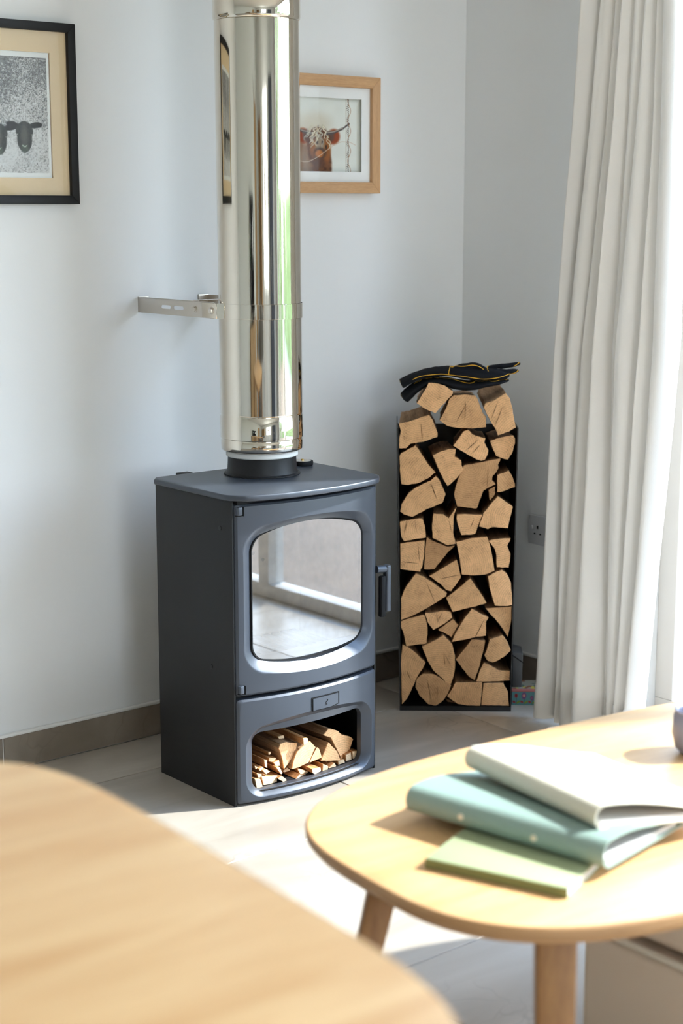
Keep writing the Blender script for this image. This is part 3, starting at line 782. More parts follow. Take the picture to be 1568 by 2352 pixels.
# ------------------------------------------------------------------ sawn and split logs
LOGS = [
  ('squarish split log tipped like a diamond directly under the glove cuffs', [(0.0707, 0.9175), (0.0915, 0.9162), (0.1143, 0.9102), (0.1372, 0.8948), (0.1366, 0.8881), (0.128, 0.8773), (0.1148, 0.8625), (0.0897, 0.8341), (0.0654, 0.8448), (0.0391, 0.8622), (0.0517, 0.8838)], -0.012, (-0.0001, 0.004), 0.1),
  ('wide split log with a ragged end in the top row, below the drooping glove cuff', [(-0.0094, 0.8065), (0.0175, 0.8106), (0.0337, 0.8161), (0.0578, 0.8257), (0.0739, 0.8298), (0.0848, 0.8149), (0.098, 0.7797), (0.0975, 0.7688), (0.0585, 0.755), (0.0234, 0.75), (0.0113, 0.7371), (-0.0089, 0.737), (-0.0078, 0.763), (-0.0032, 0.7861)], 0.0, (0.0057, 0.0394), 0),
  ('broad fan shaped log in the middle of the top row', [(0.1385, 0.8836), (0.1707, 0.8851), (0.1962, 0.8831), (0.203, 0.8744), (0.2128, 0.8487), (0.2212, 0.8312), (0.2273, 0.8244), (0.2285, 0.7946), (0.1922, 0.791), (0.1517, 0.7922), (0.122, 0.7983), (0.1003, 0.8145), (0.1174, 0.8471), (0.1265, 0.8728)], 0.004, (0.0026, 0.0101), -0.05),
  ('tall split log leaning at the top of the stack under the glove fingertips', [(0.2226, 0.8623), (0.2439, 0.8691), (0.2611, 0.88), (0.2783, 0.8908), (0.2893, 0.876), (0.2964, 0.8518), (0.3009, 0.8289), (0.3076, 0.7951), (0.2897, 0.7842), (0.259, 0.7739), (0.2533, 0.7895), (0.2396, 0.8111), (0.2299, 0.8286), (0.2188, 0.8502)], -0.008, (-0.0183, 0.0499), 0.05),
  ('fan shaped pale log with a dark knot, against the rack side nearer the stove', [(-0.0116, 0.7142), (-0.0015, 0.7252), (0.0187, 0.7363), (0.0369, 0.7466), (0.0472, 0.7336), (0.0609, 0.7132), (0.0773, 0.6886), (0.0938, 0.6722), (0.0696, 0.6528), (0.0479, 0.6417), (0.0195, 0.6361), (-0.0002, 0.638), (-0.0052, 0.6772)], 0.004, (0.0027, 0.0014), 0.05),
  ('jagged triangular log pointing down with a dark brown top side', [(0.0837, 0.7193), (0.1092, 0.7317), (0.1335, 0.7373), (0.1463, 0.7373), (0.1439, 0.7155), (0.1615, 0.7066), (0.1631, 0.6923), (0.1693, 0.6813), (0.1574, 0.6648), (0.1507, 0.6566), (0.1259, 0.6338), (0.1142, 0.6509), (0.1003, 0.6811), (0.092, 0.7002)], 0.0, (-0.0247, 0.03), 0.12),
  ('small pale log with two long parallel cracks across its end', [(0.1381, 0.7454), (0.1541, 0.7659), (0.1673, 0.7851), (0.1781, 0.7885), (0.1918, 0.7756), (0.227, 0.7649), (0.2245, 0.7526), (0.2357, 0.7321), (0.2345, 0.7212), (0.2266, 0.7047), (0.2159, 0.7019), (0.2036, 0.706), (0.1818, 0.7182)], 0.01, (0.008, 0.0068), 0.2),
  ('rounded pale log with a grey smudge wedged below the tall leaning log', [(0.2394, 0.7578), (0.2622, 0.7661), (0.2891, 0.7716), (0.3026, 0.773), (0.3074, 0.7649), (0.3077, 0.7512), (0.2995, 0.7225), (0.289, 0.706), (0.274, 0.7087), (0.2557, 0.7155), (0.2466, 0.7346)], 0.012, (-0.0072, 0.0259), 0.15),
  ('largest hooked log with an orange brown stain and two jutting horns', [(0.1681, 0.6923), (0.2032, 0.6993), (0.2355, 0.7063), (0.2677, 0.7125), (0.2678, 0.7078), (0.2613, 0.6954), (0.2635, 0.6858), (0.2576, 0.6749), (0.247, 0.6625), (0.2458, 0.6515), (0.2562, 0.6399), (0.2421, 0.6336), (0.2233, 0.6225), (0.2155, 0.6004), (0.2051, 0.5714), (0.1806, 0.5733), (0.1507, 0.5766), (0.1421, 0.6097), (0.1459, 0.6318), (0.155, 0.6607)], 0.0, (0.004, 0.0028), -0.2),
  ('small amber coloured log with a sloping top beside the steel side near the socket', [(0.2602, 0.6657), (0.277, 0.6712), (0.2904, 0.6782), (0.2987, 0.6658), (0.3121, 0.6398), (0.3102, 0.6315), (0.2914, 0.6259), (0.2698, 0.6175), (0.2604, 0.6168)], 0.006, (-0.0062, 0.0411), -0.1),
  ('long log slanting upwards with a dark crack crossing it near one end', [(-0.012, 0.563), (-0.0006, 0.5838), (0.0196, 0.6157), (0.0399, 0.631), (0.0615, 0.6421), (0.0804, 0.6504), (0.0938, 0.6629), (0.1034, 0.6533), (0.1215, 0.612), (0.1136, 0.5885), (0.1014, 0.5829), (0.0703, 0.5703), (0.0513, 0.5592), (0.0296, 0.548), (0.0064, 0.5548)], 0.002, (0.0081, 0.0124), 0.02),
  ('thin wedge of kindling trapped under the hooked log', [(0.2381, 0.6219), (0.2563, 0.6317), (0.2559, 0.6123), (0.252, 0.6026), (0.242, 0.5908)], 0.02, (-0.0015, 0.0083), -0.1),
  ('pale square cut log tilted on one corner below the amber log', [(0.2227, 0.5611), (0.2426, 0.5861), (0.2612, 0.6082), (0.2804, 0.5959), (0.3037, 0.5795), (0.2987, 0.556), (0.2912, 0.5199), (0.2654, 0.5212), (0.2491, 0.5225), (0.2356, 0.5169), (0.2117, 0.5237)], -0.004, (0.0023, 0.0249), 0.12),
  ('crooked twisting log with a torn pinkish top in the middle of the stack', [(0.0873, 0.5594), (0.1145, 0.5581), (0.1296, 0.5471), (0.1416, 0.5638), (0.151, 0.5777), (0.1432, 0.5472), (0.1424, 0.5056), (0.1496, 0.475), (0.1264, 0.4707), (0.0853, 0.4914), (0.0836, 0.5303)], -0.004, (0.0025, 0.0222), 0.05),
  ('small wedge log narrowing downwards just under the hooked log', [(0.1514, 0.5576), (0.1854, 0.5572), (0.2229, 0.5565), (0.2116, 0.5274), (0.2025, 0.5023), (0.1835, 0.4994), (0.1644, 0.4993), (0.1573, 0.5188), (0.1502, 0.5465)], 0.0, (-0.0056, 0.0138), 0.12),
  ('small four sided log with two fine cracks, against the rack side nearer the stove', [(-0.0103, 0.5255), (-0.0035, 0.5352), (0.0414, 0.5438), (0.0577, 0.5453), (0.0661, 0.5231), (0.0686, 0.4911), (0.0337, 0.4853), (0.0091, 0.4796), (0.0008, 0.4921)], 0.004, (0.008, 0.025), 0.15),
  ('square ended log with cracks along two edges resting on the big sloping log', [(-0.0114, 0.4749), (0.0255, 0.4793), (0.065, 0.4851), (0.0645, 0.4488), (0.0602, 0.4152), (0.0535, 0.3955), (0.0343, 0.3982), (-0.0109, 0.4021)], 0.0, (0.0013, 0.0112), 0.12),
  ('greyish brown weathered log hanging behind the crooked twisting log', [(0.0699, 0.491), (0.0859, 0.4814), (0.1051, 0.4731), (0.1271, 0.4648), (0.149, 0.4677), (0.1314, 0.4508), (0.1165, 0.4325), (0.0922, 0.4001), (0.0757, 0.3991), (0.0634, 0.3999), (0.0657, 0.4406)], 0.012, (0.0025, 0.0224), -0.25),
  ('large square ended log in the centre of the stack', [(0.1496, 0.4814), (0.1918, 0.4913), (0.2353, 0.4957), (0.2424, 0.4777), (0.2513, 0.4359), (0.2573, 0.3995), (0.2424, 0.3924), (0.2261, 0.3881), (0.1905, 0.3865), (0.1659, 0.3891), (0.1613, 0.4269)], 0.0, (-0.0032, 0.0279), 0.05),
  ('narrow waisted log with wormholes at its lower end', [(0.2383, 0.4842), (0.2682, 0.4899), (0.2995, 0.4915), (0.2904, 0.4692), (0.3003, 0.4469), (0.2993, 0.4273), (0.2956, 0.4077), (0.2778, 0.4076), (0.2628, 0.4089), (0.2608, 0.4439), (0.255, 0.4634)], 0.002, (0.0021, 0.0334), 0.1),
  ('kite shaped log leaning to the side beneath the large square ended log', [(0.0771, 0.383), (0.1166, 0.4072), (0.1533, 0.4298), (0.1604, 0.406), (0.1663, 0.3802), (0.1542, 0.361), (0.1393, 0.3397), (0.1256, 0.3425), (0.1089, 0.3607)], 0.006, (-0.0085, 0.0281), -0.05),
  ('big sloping triangular log with pencil like scribbles and a dark bark corner', [(-0.0104, 0.319), (0.0154, 0.3573), (0.0412, 0.3926), (0.0618, 0.3843), (0.1005, 0.3564), (0.1282, 0.3368), (0.1255, 0.3269), (0.0846, 0.2998), (0.0353, 0.2712), (-0.01, 0.2575)], 0.0, (0.004, 0.0085), -0.02),
  ('triangular log with a cluster of dark blue black spots on one corner', [(0.1906, 0.3794), (0.2144, 0.3458), (0.2369, 0.3093), (0.2137, 0.3021), (0.1891, 0.2949), (0.1426, 0.2818), (0.1327, 0.303), (0.1242, 0.3227), (0.1555, 0.3483)], 0.0, (0.0053, 0.0085), 0),
  ('upright slab of log with bark specks, against the rack side nearer the curtain', [(0.2383, 0.3858), (0.2586, 0.3971), (0.2762, 0.4042), (0.2915, 0.3917), (0.3029, 0.3665), (0.3106, 0.3187), (0.3137, 0.3032), (0.2932, 0.3003), (0.2589, 0.3015), (0.2501, 0.3324), (0.2429, 0.3549)], -0.002, (0.0051, 0.0169), 0.15),
  ('pointed log tapering down beneath the bark specked slab', [(0.2336, 0.2932), (0.2638, 0.2948), (0.294, 0.2964), (0.3126, 0.2988), (0.3112, 0.2568), (0.297, 0.2106), (0.2785, 0.2395), (0.2588, 0.265), (0.2448, 0.2791)], 0.008, (-0.0003, 0.017), -0.05),
  ('small pale log with a short nail like crack in its face', [(0.0669, 0.2799), (0.0903, 0.2815), (0.1178, 0.2859), (0.1398, 0.2818), (0.1428, 0.2662), (0.1237, 0.2505), (0.1073, 0.2404), (0.0908, 0.2312), (0.0741, 0.2544)], 0.0, (0.0025, 0.0227), 0.1),
  ('small chipped log peeping out below the one with the short crack', [(0.1036, 0.2287), (0.1242, 0.2446), (0.1447, 0.2603), (0.1615, 0.2434), (0.152, 0.2262), (0.1412, 0.2076), (0.1217, 0.2203)], 0.012, (-0.0029, 0.0057), 0),
  ('blocky log with a bark edged side below the big sloping log', [(-0.0059, 0.2553), (0.0271, 0.2655), (0.0661, 0.2756), (0.0712, 0.2601), (0.0756, 0.2345), (0.0733, 0.1918), (0.0415, 0.1873), (0.0167, 0.1828), (0.0081, 0.2227), (-0.0058, 0.2397)], 0.0, (0.0096, 0.0057), -0.02),
  ('kite shaped smooth log with a long tail just below the blue spotted log', [(0.196, 0.2935), (0.2168, 0.2809), (0.2431, 0.2683), (0.2364, 0.2569), (0.2365, 0.2157), (0.2123, 0.2127), (0.1904, 0.2068), (0.1409, 0.1965), (0.1543, 0.2265), (0.1731, 0.2608)], 0.0, (-0.011, -0.0029), 0.12),
  ('tan log with a split along its edge hanging over the second lowest row', [(0.2323, 0.1606), (0.2403, 0.1821), (0.2467, 0.2064), (0.2809, 0.2194), (0.2964, 0.1996), (0.312, 0.1763), (0.2903, 0.1596), (0.2739, 0.148), (0.2548, 0.1393), (0.2409, 0.1449)], -0.002, (-0.009, 0.0398), 0),
  ('tall dagger shaped log standing on its point in the bottom rack corner nearer the stove', [(0.0056, 0.1899), (0.0334, 0.1743), (0.071, 0.1403), (0.0601, 0.1172), (0.0478, 0.097), (0.0342, 0.0652), (0.0206, 0.0333), (0.0054, 0.0086), (-0.0004, 0.0447), (-0.0048, 0.0851), (-0.0024, 0.1483)], 0.0, (0.0083, 0.0058), 0.02),
  ('curved crescent shaped log with a torn lower edge', [(0.0594, 0.1862), (0.08, 0.1963), (0.0992, 0.2064), (0.1183, 0.2193), (0.1434, 0.1939), (0.1521, 0.1597), (0.1525, 0.1282), (0.1474, 0.0966), (0.138, 0.0721), (0.117, 0.0935), (0.0918, 0.1163), (0.075, 0.1448)], -0.006, (0.0026, 0.0143), 0.02),
  ('dull grey brown wedge log hanging point down near the bottom', [(0.196, 0.2049), (0.2153, 0.2051), (0.2352, 0.2024), (0.2297, 0.1695), (0.2206, 0.1293), (0.2074, 0.0861), (0.192, 0.0961), (0.1723, 0.1204), (0.1532, 0.1475), (0.1744, 0.1748)], 0.002, (-0.0166, 0.0027), -0.25),
  ('low flat triangular log under the tan log with the split edge', [(0.2103, 0.0841), (0.2196, 0.1144), (0.2316, 0.1389), (0.2498, 0.1304), (0.2721, 0.1162), (0.3068, 0.1136), (0.3114, 0.0863), (0.2616, 0.0845)], 0.004, (-0.0033, 0.0315), -0.02),
  ('squat log with a crumbling hollow rim sitting on the rack base', [(0.0425, 0.0665), (0.045, 0.0924), (0.0643, 0.1084), (0.092, 0.1071), (0.1087, 0.0986), (0.1422, 0.0745), (0.1314, 0.047), (0.1205, 0.0296), (0.1013, 0.0069), (0.079, 0.0177), (0.0706, 0.0263), (0.0538, 0.0435)], -0.004, (0.0053, 0.0202), -0.15),
  ('rounded quarter log on the rack base next to the crumbling log', [(0.1303, 0.04), (0.1425, 0.0603), (0.1539, 0.082), (0.1921, 0.0832), (0.2281, 0.0834), (0.2273, 0.0465), (0.2238, 0.0075), (0.1876, 0.0101), (0.1597, 0.0185), (0.1457, 0.0286)], 0.0, (-0.0032, 0.0317), 0.04),
  ('half shaded quarter log in the bottom rack corner beside the floral tin', [(0.2311, 0.0791), (0.2588, 0.0808), (0.2864, 0.0816), (0.3008, 0.0552), (0.3104, 0.0134), (0.2878, 0.0074), (0.2684, 0.0058), (0.2461, 0.0062), (0.2261, 0.0069), (0.2283, 0.0459)], 0.002, (-0.0029, 0.0115), 0.02),
  ('small scrap of loose bark lying under the quarter log', [(0.1273, 0.0273), (0.1442, 0.0193), (0.164, 0.0078), (0.1618, 0.0014), (0.1472, 0.0062), (0.1331, 0.0163)], 0.03, (-0.0001, 0.0043), -0.3),
]
STORE = [
  ('s', 'broad split log with a diagonal crack, beside the kindling heap in the stove store', [(2.2631, 0.1075), (2.2688, 0.1172), (2.2865, 0.1186), (2.301, 0.1129), (2.3219, 0.1085), (2.316, 0.0877), (2.2911, 0.0606), (2.2784, 0.0509), (2.2735, 0.0781)], 2.975),
  ('s', 'pale diagonal log lying centrally in the stove store under an orange stick', [(2.3114, 0.0913), (2.3281, 0.0992), (2.3448, 0.1062), (2.3525, 0.1098), (2.3615, 0.0994), (2.3695, 0.0903), (2.3653, 0.0859), (2.3458, 0.0553), (2.315, 0.0496), (2.294, 0.049), (2.3011, 0.0726)], 2.965),
  ('s', 'small pale triangular log squeezed between two larger logs in the stove store', [(2.3758, 0.0882), (2.3823, 0.0825), (2.3907, 0.0579), (2.3705, 0.0554), (2.351, 0.0531), (2.3627, 0.0709)], 2.968),
  ('s', 'dark sided triangular log with a level crack across its pale end in the stove store', [(2.4127, 0.0925), (2.4258, 0.0779), (2.439, 0.0633), (2.4457, 0.05), (2.451, 0.0362), (2.4205, 0.0417), (2.389, 0.0481), (2.4008, 0.0705)], 2.97),
  ('s', 'biggest log of the stove store, with two humps, at the top of its pile', [(2.4223, 0.1212), (2.4394, 0.1155), (2.4554, 0.1085), (2.4667, 0.0964), (2.4983, 0.0838), (2.5078, 0.0753), (2.4957, 0.0514), (2.4808, 0.034), (2.4647, 0.0332), (2.4514, 0.0599), (2.4315, 0.0964), (2.4065, 0.108)], 2.985),
  ('k', 'reddish stick of kindling lying across the pale diagonal log', [(2.3229, 0.1239), (2.3363, 0.1221), (2.3375, 0.1103), (2.3247, 0.1068)], 2.955),
  ('k', 'tiny flat stick on top of the broad cracked log in the stove store', [(2.2805, 0.126), (2.2982, 0.1254), (2.3, 0.1182), (2.2842, 0.119)], 3.0),
  ('k', 'thin stick end jutting out highest in the kindling heap beside the broad cracked log', [(2.2438, 0.0973), (2.2507, 0.0974), (2.2512, 0.0916), (2.245, 0.0903)], 2.99),
  ('k', 'flat stick end just below the thin highest stick of the kindling heap', [(2.2401, 0.0857), (2.2613, 0.0821), (2.255, 0.073), (2.24, 0.0774)], 2.982),
  ('k', 'square stick end of the kindling heap touching the broad cracked log', [(2.2474, 0.0753), (2.2624, 0.0782), (2.2642, 0.0643), (2.2523, 0.0649)], 2.972),
  ('k', 'reddish wedge shaped stick standing on edge in the kindling heap', [(2.22, 0.0889), (2.2286, 0.086), (2.2284, 0.0652), (2.2223, 0.0708)], 2.975),
  ('k', 'pinkish curved stick of the heap drooping beside the weathered block', [(2.2447, 0.0682), (2.2559, 0.0657), (2.2658, 0.0478), (2.2608, 0.0459)], 2.962),
  ('k', 'bright flat stick end lying on top of the weathered block', [(2.2073, 0.0675), (2.2209, 0.0665), (2.2307, 0.0591), (2.2183, 0.0547)], 2.965),
  ('k', 'ragged stick end, uppermost against the outer wall of the stove store', [(2.1953, 0.0775), (2.2087, 0.0693), (2.1988, 0.0674)], 2.98),
  ('k', "small peaked stick end between the reddish wedge and the store's outer wall", [(2.2019, 0.0705), (2.2136, 0.073), (2.2123, 0.0656), (2.2037, 0.0649)], 2.97),
  ('k', 'pink stick end directly above the short pale stick in the front corner', [(2.192, 0.0624), (2.2055, 0.0583), (2.2054, 0.0491), (2.1956, 0.0513)], 2.966),
  ('b', 'wide weathered block of kindling flat on the floor of the stove store', [(2.202, 0.0538), (2.2254, 0.0495), (2.2515, 0.0446), (2.2489, 0.0274), (2.2277, 0.0287), (2.2079, 0.0307)], 2.963),
  ('k', 'short pale stick at the very front edge corner of the stove store', [(2.1799, 0.054), (2.1958, 0.0504), (2.2029, 0.027), (2.1845, 0.0303)], 2.958),
  ('k', 'little diamond shaped stick end standing on the store floor beside the weathered block', [(2.2452, 0.0412), (2.2559, 0.046), (2.2721, 0.0309), (2.2608, 0.0282)], 2.954),
  ('k', 'bundle shaped stick with a bright splintered end on the store floor', [(2.2955, 0.0297), (2.3083, 0.0394), (2.3108, 0.0325), (2.3018, 0.023)], 2.95),
  ('k', 'thin sliver lying behind the splintered stick on the store floor', [(2.3137, 0.0206), (2.3215, 0.0289), (2.3355, 0.0214), (2.3342, 0.0175), (2.3188, 0.017)], 2.962),
  ('k', 'orange stick on the store floor under the pale diagonal log', [(2.3124, 0.047), (2.345, 0.0333), (2.3418, 0.0255), (2.3213, 0.0313)], 2.965),
  ('k', 'small upright stick end between the orange stick and the square ended middle stick', [(2.3435, 0.0381), (2.3526, 0.0456), (2.3603, 0.0375), (2.3616, 0.0266), (2.3525, 0.0254)], 2.972),
  ('k', 'amber wedge of kindling squeezed under the tip of the broad cracked log', [(2.2796, 0.044), (2.2923, 0.0516), (2.3024, 0.042), (2.2846, 0.0407)], 2.98),
  ('k', 'square ended stick in the middle of the store floor', [(2.3428, 0.0448), (2.3712, 0.0415), (2.3725, 0.0328), (2.3531, 0.0282), (2.3453, 0.0336)], 2.948),
  ('k', 'orange sided stick with a square pale end beside the middle stick of the store floor', [(2.3834, 0.0465), (2.3997, 0.0375), (2.399, 0.0281), (2.3912, 0.0256), (2.382, 0.0287)], 2.955),
  ('k', 'triangular stick end on the store floor under the level cracked log', [(2.4057, 0.0295), (2.4242, 0.0392), (2.4295, 0.0274), (2.4084, 0.0257)], 2.96),
  ('k', 'dull brown stick on the store floor under the biggest log', [(2.4389, 0.0389), (2.4589, 0.0388), (2.4615, 0.0296), (2.4402, 0.0241)], 2.965),
  ('k', 'grey brown square stick between the biggest log and the layered block', [(2.4702, 0.0449), (2.4877, 0.0487), (2.4897, 0.0277), (2.4709, 0.0281)], 2.973),
  ('b', 'layered laminated looking block of kindling by the inner wall of the stove store', [(2.4885, 0.0515), (2.5102, 0.0478), (2.5129, 0.0266), (2.5007, 0.0255), (2.4912, 0.0314)], 2.97),
  ('k', 'thin upright strip of kindling leaning by the inner wall of the stove store', [(2.51, 0.047), (2.5161, 0.0468), (2.5155, 0.0268), (2.5101, 0.0275)], 2.965),
  ('k', 'tiny stick end peeping out under the triangular log with the level crack', [(2.4155, 0.0377), (2.4301, 0.0355), (2.4274, 0.0307)], 2.985),
]
GLOVE_TOP = [(-0.0015, 0.9053, 1), (0.0161, 0.9149, 1), (0.0391, 0.9258, 1), (0.0634, 0.9335, 1), (0.0905, 0.9374, 1), (0.1121, 0.9396, 1), (0.1365, 0.9397, 1), (0.1663, 0.9357, 1), (0.1934, 0.9322, 1), (0.2232, 0.9304, 1), (0.2475, 0.9299, 1), (0.2719, 0.9286, 1), (0.2913, 0.9292, 1)]
GLOVE_LOW = [(0.0056, 0.8658, 1), (0.0204, 0.8808, 1), (0.0393, 0.8959, 1), (0.0582, 0.9068, 1), (0.0798, 0.9145, 1), (0.1015, 0.9138, 1), (0.126, 0.9092, 1), (0.1532, 0.9038, 1), (0.183, 0.9012, 1), (0.2101, 0.9032, 1), (0.2371, 0.9073, 1), (0.2641, 0.9101, 1), (0.2897, 0.9162, 1)]
FINGER_A = [(0.2323, 0.9461, 1), (0.2566, 0.9503, 1), (0.2837, 0.9522, 1), (0.308, 0.9558, 1), (0.3229, 0.9594, 1)]
FINGER_B = [(0.2305, 0.9409, 1), (0.2602, 0.9396, 1), (0.2871, 0.9397, 1), (0.306, 0.9411, 1), (0.3173, 0.9433, 1)]
THUMB = [(0.1357, 0.9506, 1), (0.1599, 0.9561, 1), (0.1814, 0.9588, 1), (0.2003, 0.9597, 1), (0.2165, 0.9535, 1), (0.2301, 0.9481, 1)]
PIPE_TOP = [(0.0288, 0.925), (0.0408, 0.9304), (0.0568, 0.9347), (0.0836, 0.9377), (0.1077, 0.9391), (0.1251, 0.937), (0.1425, 0.9352), (0.164, 0.9331), (0.1908, 0.9292), (0.2122, 0.926), (0.2336, 0.9255), (0.255, 0.928), (0.2736, 0.9321), (0.2896, 0.9369)]
PIPE_SEAM = [(0.1251, 0.9376), (0.1253, 0.9459), (0.1284, 0.954), (0.132, 0.9607), (0.1368, 0.9612)]
PIPE_THUMB = [(0.1342, 0.9607), (0.1529, 0.9588), (0.1689, 0.9591), (0.185, 0.9616), (0.1983, 0.9606), (0.2091, 0.9568), (0.2172, 0.9515), (0.2212, 0.9486)]
PIPE_LOOP = [(0.2353, 0.9561), (0.231, 0.9534), (0.23, 0.9497), (0.2322, 0.9454)]
PIPE_TIP_A = [(0.3039, 0.9544), (0.3119, 0.9584), (0.3192, 0.9643)]
PIPE_TIP_B = [(0.291, 0.9348), (0.3003, 0.9364), (0.3095, 0.9402), (0.3156, 0.9464)]
PIPE_LOW = [(0.0329, 0.9099), (0.0436, 0.9169), (0.0569, 0.9229), (0.073, 0.927), (0.089, 0.9278), (0.1212, 0.9244), (0.1373, 0.9226), (0.1561, 0.9183), (0.1776, 0.9138), (0.191, 0.9147), (0.207, 0.9185), (0.2284, 0.9185), (0.2471, 0.9175), (0.2658, 0.9197), (0.2858, 0.9257)]
CURTAIN = [[(1.892, 2.908), (1.015, 2.9577), (0.031, 2.9658)], [(1.886, 2.8457), (1.018, 2.907), (0.046, 2.9032)], [(1.882, 2.8044), (1.021, 2.8616), (0.055, 2.8685)], [(1.88, 2.779), (1.023, 2.8273), (0.066, 2.8203)], [(1.876, 2.7388), (1.027, 2.7615), (0.087, 2.7355)], [(1.873, 2.7099), (1.029, 2.7385), (0.091, 2.7206)], [(1.87, 2.6707), (1.033, 2.679), (0.097, 2.6925)], [(1.867, 2.6386), (1.036, 2.6235), (0.105, 2.659)], [(1.863, 2.5925), (1.04, 2.5625), (0.117, 2.6102)]]

def wood_piece(name, label, cat, group, poly, length, rear_shift, tone, loc, rot, mats, y_off=0.0, shrink=0.97, jit=0.0007, sub=3, taper=0.93, seed=0):
    rnd = random.Random(seed)
    cx = sum(p[0] for p in poly) / len(poly); cz = sum(p[1] for p in poly) / len(poly)
    zmin = min(p[1] for p in poly)
    pts = []
    n = len(poly)
    for i in range(n):
        a, b_ = poly[i], poly[(i + 1) % n]
        L_ = math.hypot(a[0] - b_[0], a[1] - b_[1])
        k = max(1, min(sub, int(L_ / 0.006)))
        for j in range(k):
            t = j / k
            x = a[0] + (b_[0] - a[0]) * t; z = a[1] + (b_[1] - a[1]) * t
            x = cx + (x - cx) * shrink; z = cz + (z - cz) * shrink
            q = jit if j else 0
            pts.append((x + rnd.uniform(-q, q), z + rnd.uniform(-q, q)))
    m = len(pts)
    rings = [0.0, 0.012, 0.33, 0.68, 1.0]
    v = []
    tilt_x = rnd.uniform(-.06, .06); tilt_z = rnd.uniform(-.05, .05)
    ph = [rnd.uniform(-1, 1) for _ in range(m)]
    for ri, t in enumerate(rings):
        sc = 1 - (1 - taper) * t
        for i, (x, z) in enumerate(pts):
            jx = 0 if ri < 2 else jit * 2.2 * ph[(i + ri * 3) % m]
            grow = 1.0 if ri else 0.985
            X = cx + (x - cx) * sc * grow + rear_shift[0] * t + jx
            Z = cz + (z - cz) * sc * grow + rear_shift[1] * t + jx * .6
            Y = length * t + (tilt_x * (x - cx) + tilt_z * (z - cz)) * (1 if ri < 2 else 0) + y_off
            v.append((X - cx, Y, Z - zmin))
    f = [tuple(range(m))]; mi = [0]
    for k in range(len(rings) - 1):
        for i in range(m):
            j = (i + 1) % m
            f.append((k * m + i, k * m + j, (k + 1) * m + j, (k + 1) * m + i)); mi.append(0 if k == 0 else 1)
    f.append(tuple((len(rings) - 1) * m + i for i in range(m))[::-1]); mi.append(0)
    mb = MB(); mb.v = v; mb.f = f; mb.mi = mi
    o = mb.build(name, mats)
    o.location = loc(cx, zmin); o.rotation_euler = (0, 0, rot)
    c_ = 1 + tone
    o.color = (c_, c_ * (1 + .10 * min(0, tone)), c_ * (1 + .15 * tone), 1)
    return tag(o, label, cat, group)

U = Vector((0.754, -0.657, 0)); V = Vector((0.657, 0.754, 0)); ORG = Vector((2.912, 3.269, 0))
ROT = math.atan2(-0.657, 0.754)
RW = 0.309
def lean_l(z): return -0.0125 * min(z, .8) / .8
def lean_r(z): return RW + 0.0060 * min(z, .8) / .8
rack = thing('log_rack', 'tall black sheet steel log rack filled with split firewood', 'log rack', ORG, ROT)
D_ = 0.25; H_ = 0.795
def sheared(x0, x1, y0, y1, z0, z1, fl_):
    s = lambda x, z: x + fl_ * z / .8
    v = [(s(x0, z0), y0, z0), (s(x1, z0), y0, z0), (s(x1, z0), y1, z0), (s(x0, z0), y1, z0), (s(x0, z1), y0, z1), (s(x1, z1), y0, z1), (s(x1, z1), y1, z1), (s(x0, z1), y1, z1)]
    return MB().add(v, [(0, 3, 2, 1), (4, 5, 6, 7), (0, 1, 5, 4), (1, 2, 6, 5), (2, 3, 7, 6), (3, 0, 4, 7)])
sheared(0, .003, 0, D_, 0, H_, -.0125).build('side_panel', MAT['rack'], rack)
sheared(RW - .003, RW, 0, D_, 0, H_, .006).build('side_panel', MAT['rack'], rack)
MB().prism([(.0, 0), (RW, 0), (RW + .006, H_ - .022), (-.0124, H_ - .022)], 0, .003).build('back_panel', MAT['rack'], rack).matrix_basis = Matrix.Translation((0, D_ + .0031, 0)) @ Matrix.Rotation(R(90), 4, 'X')
MB().box(.003, RW - .003, .001, D_ - .003, .010, .013).build('base_plate', MAT['rack'], rack)
MB().box(.003, RW - .003, 0, .0025, 0, .0125).build('front_lip', MAT['rack'], rack)
def rack_loc(cx, z): 
    p = ORG + U * cx; return (p.x, p.y, z)
cracks = {6: [((.170, .728), (.205, .759), .0016), ((.190, .722), (.2115, .746), .0012)],
          10: [((.0800, .6420), (.0975, .5960), .0018)], 15: [((.0085, .5050), (.0170, .5390), .001), ((.0420, .5050), (.0370, .5390), .0007)],
          16: [((.0440, .4750), (.0505, .4180), .0012), ((.0020, .4240), (.0450, .4200), .0010)]}
log_objs = []
for i, (lab, poly, off, sh, tone) in enumerate(LOGS):
    P = []
    for a, z in poly:
        lo_, hi_ = lean_l(z) + .0045, lean_r(z) - .0045
        if z < .82: a = min(max(a, lo_), hi_)
        P.append((a, max(z, .0145)))
    zc = sum(p[1] for p in P) / len(P); xc = sum(p[0] for p in P) / len(P)
    ln = .222 - max(0, off)
    persp = ln * (1.375 - zc) / 4.25
    rs = [sh[0] * .55, max(-.008, min(.02, (sh[1] - persp) * .8))]
    rs[0] = max(rs[0], .006 - min(p[0] for p in P)) if rs[0] < 0 else min(rs[0], RW - .006 - max(p[0] for p in P))
    if zc < .15: rs[1] = max(0, rs[1])
    small = 'scrap' in lab or 'thin wedge' in lab
    o = wood_piece('firewood_log' if not small else 'wood_scrap', lab, 'firewood', 'split logs in the tall black rack', P, ln, rs, tone, rack_loc, ROT,
                   [MAT['log_end'], MAT['log_side']], y_off=off + .002, shrink=.985, jit=.0009, taper=.88, seed=i + 5)
    log_objs.append(o)
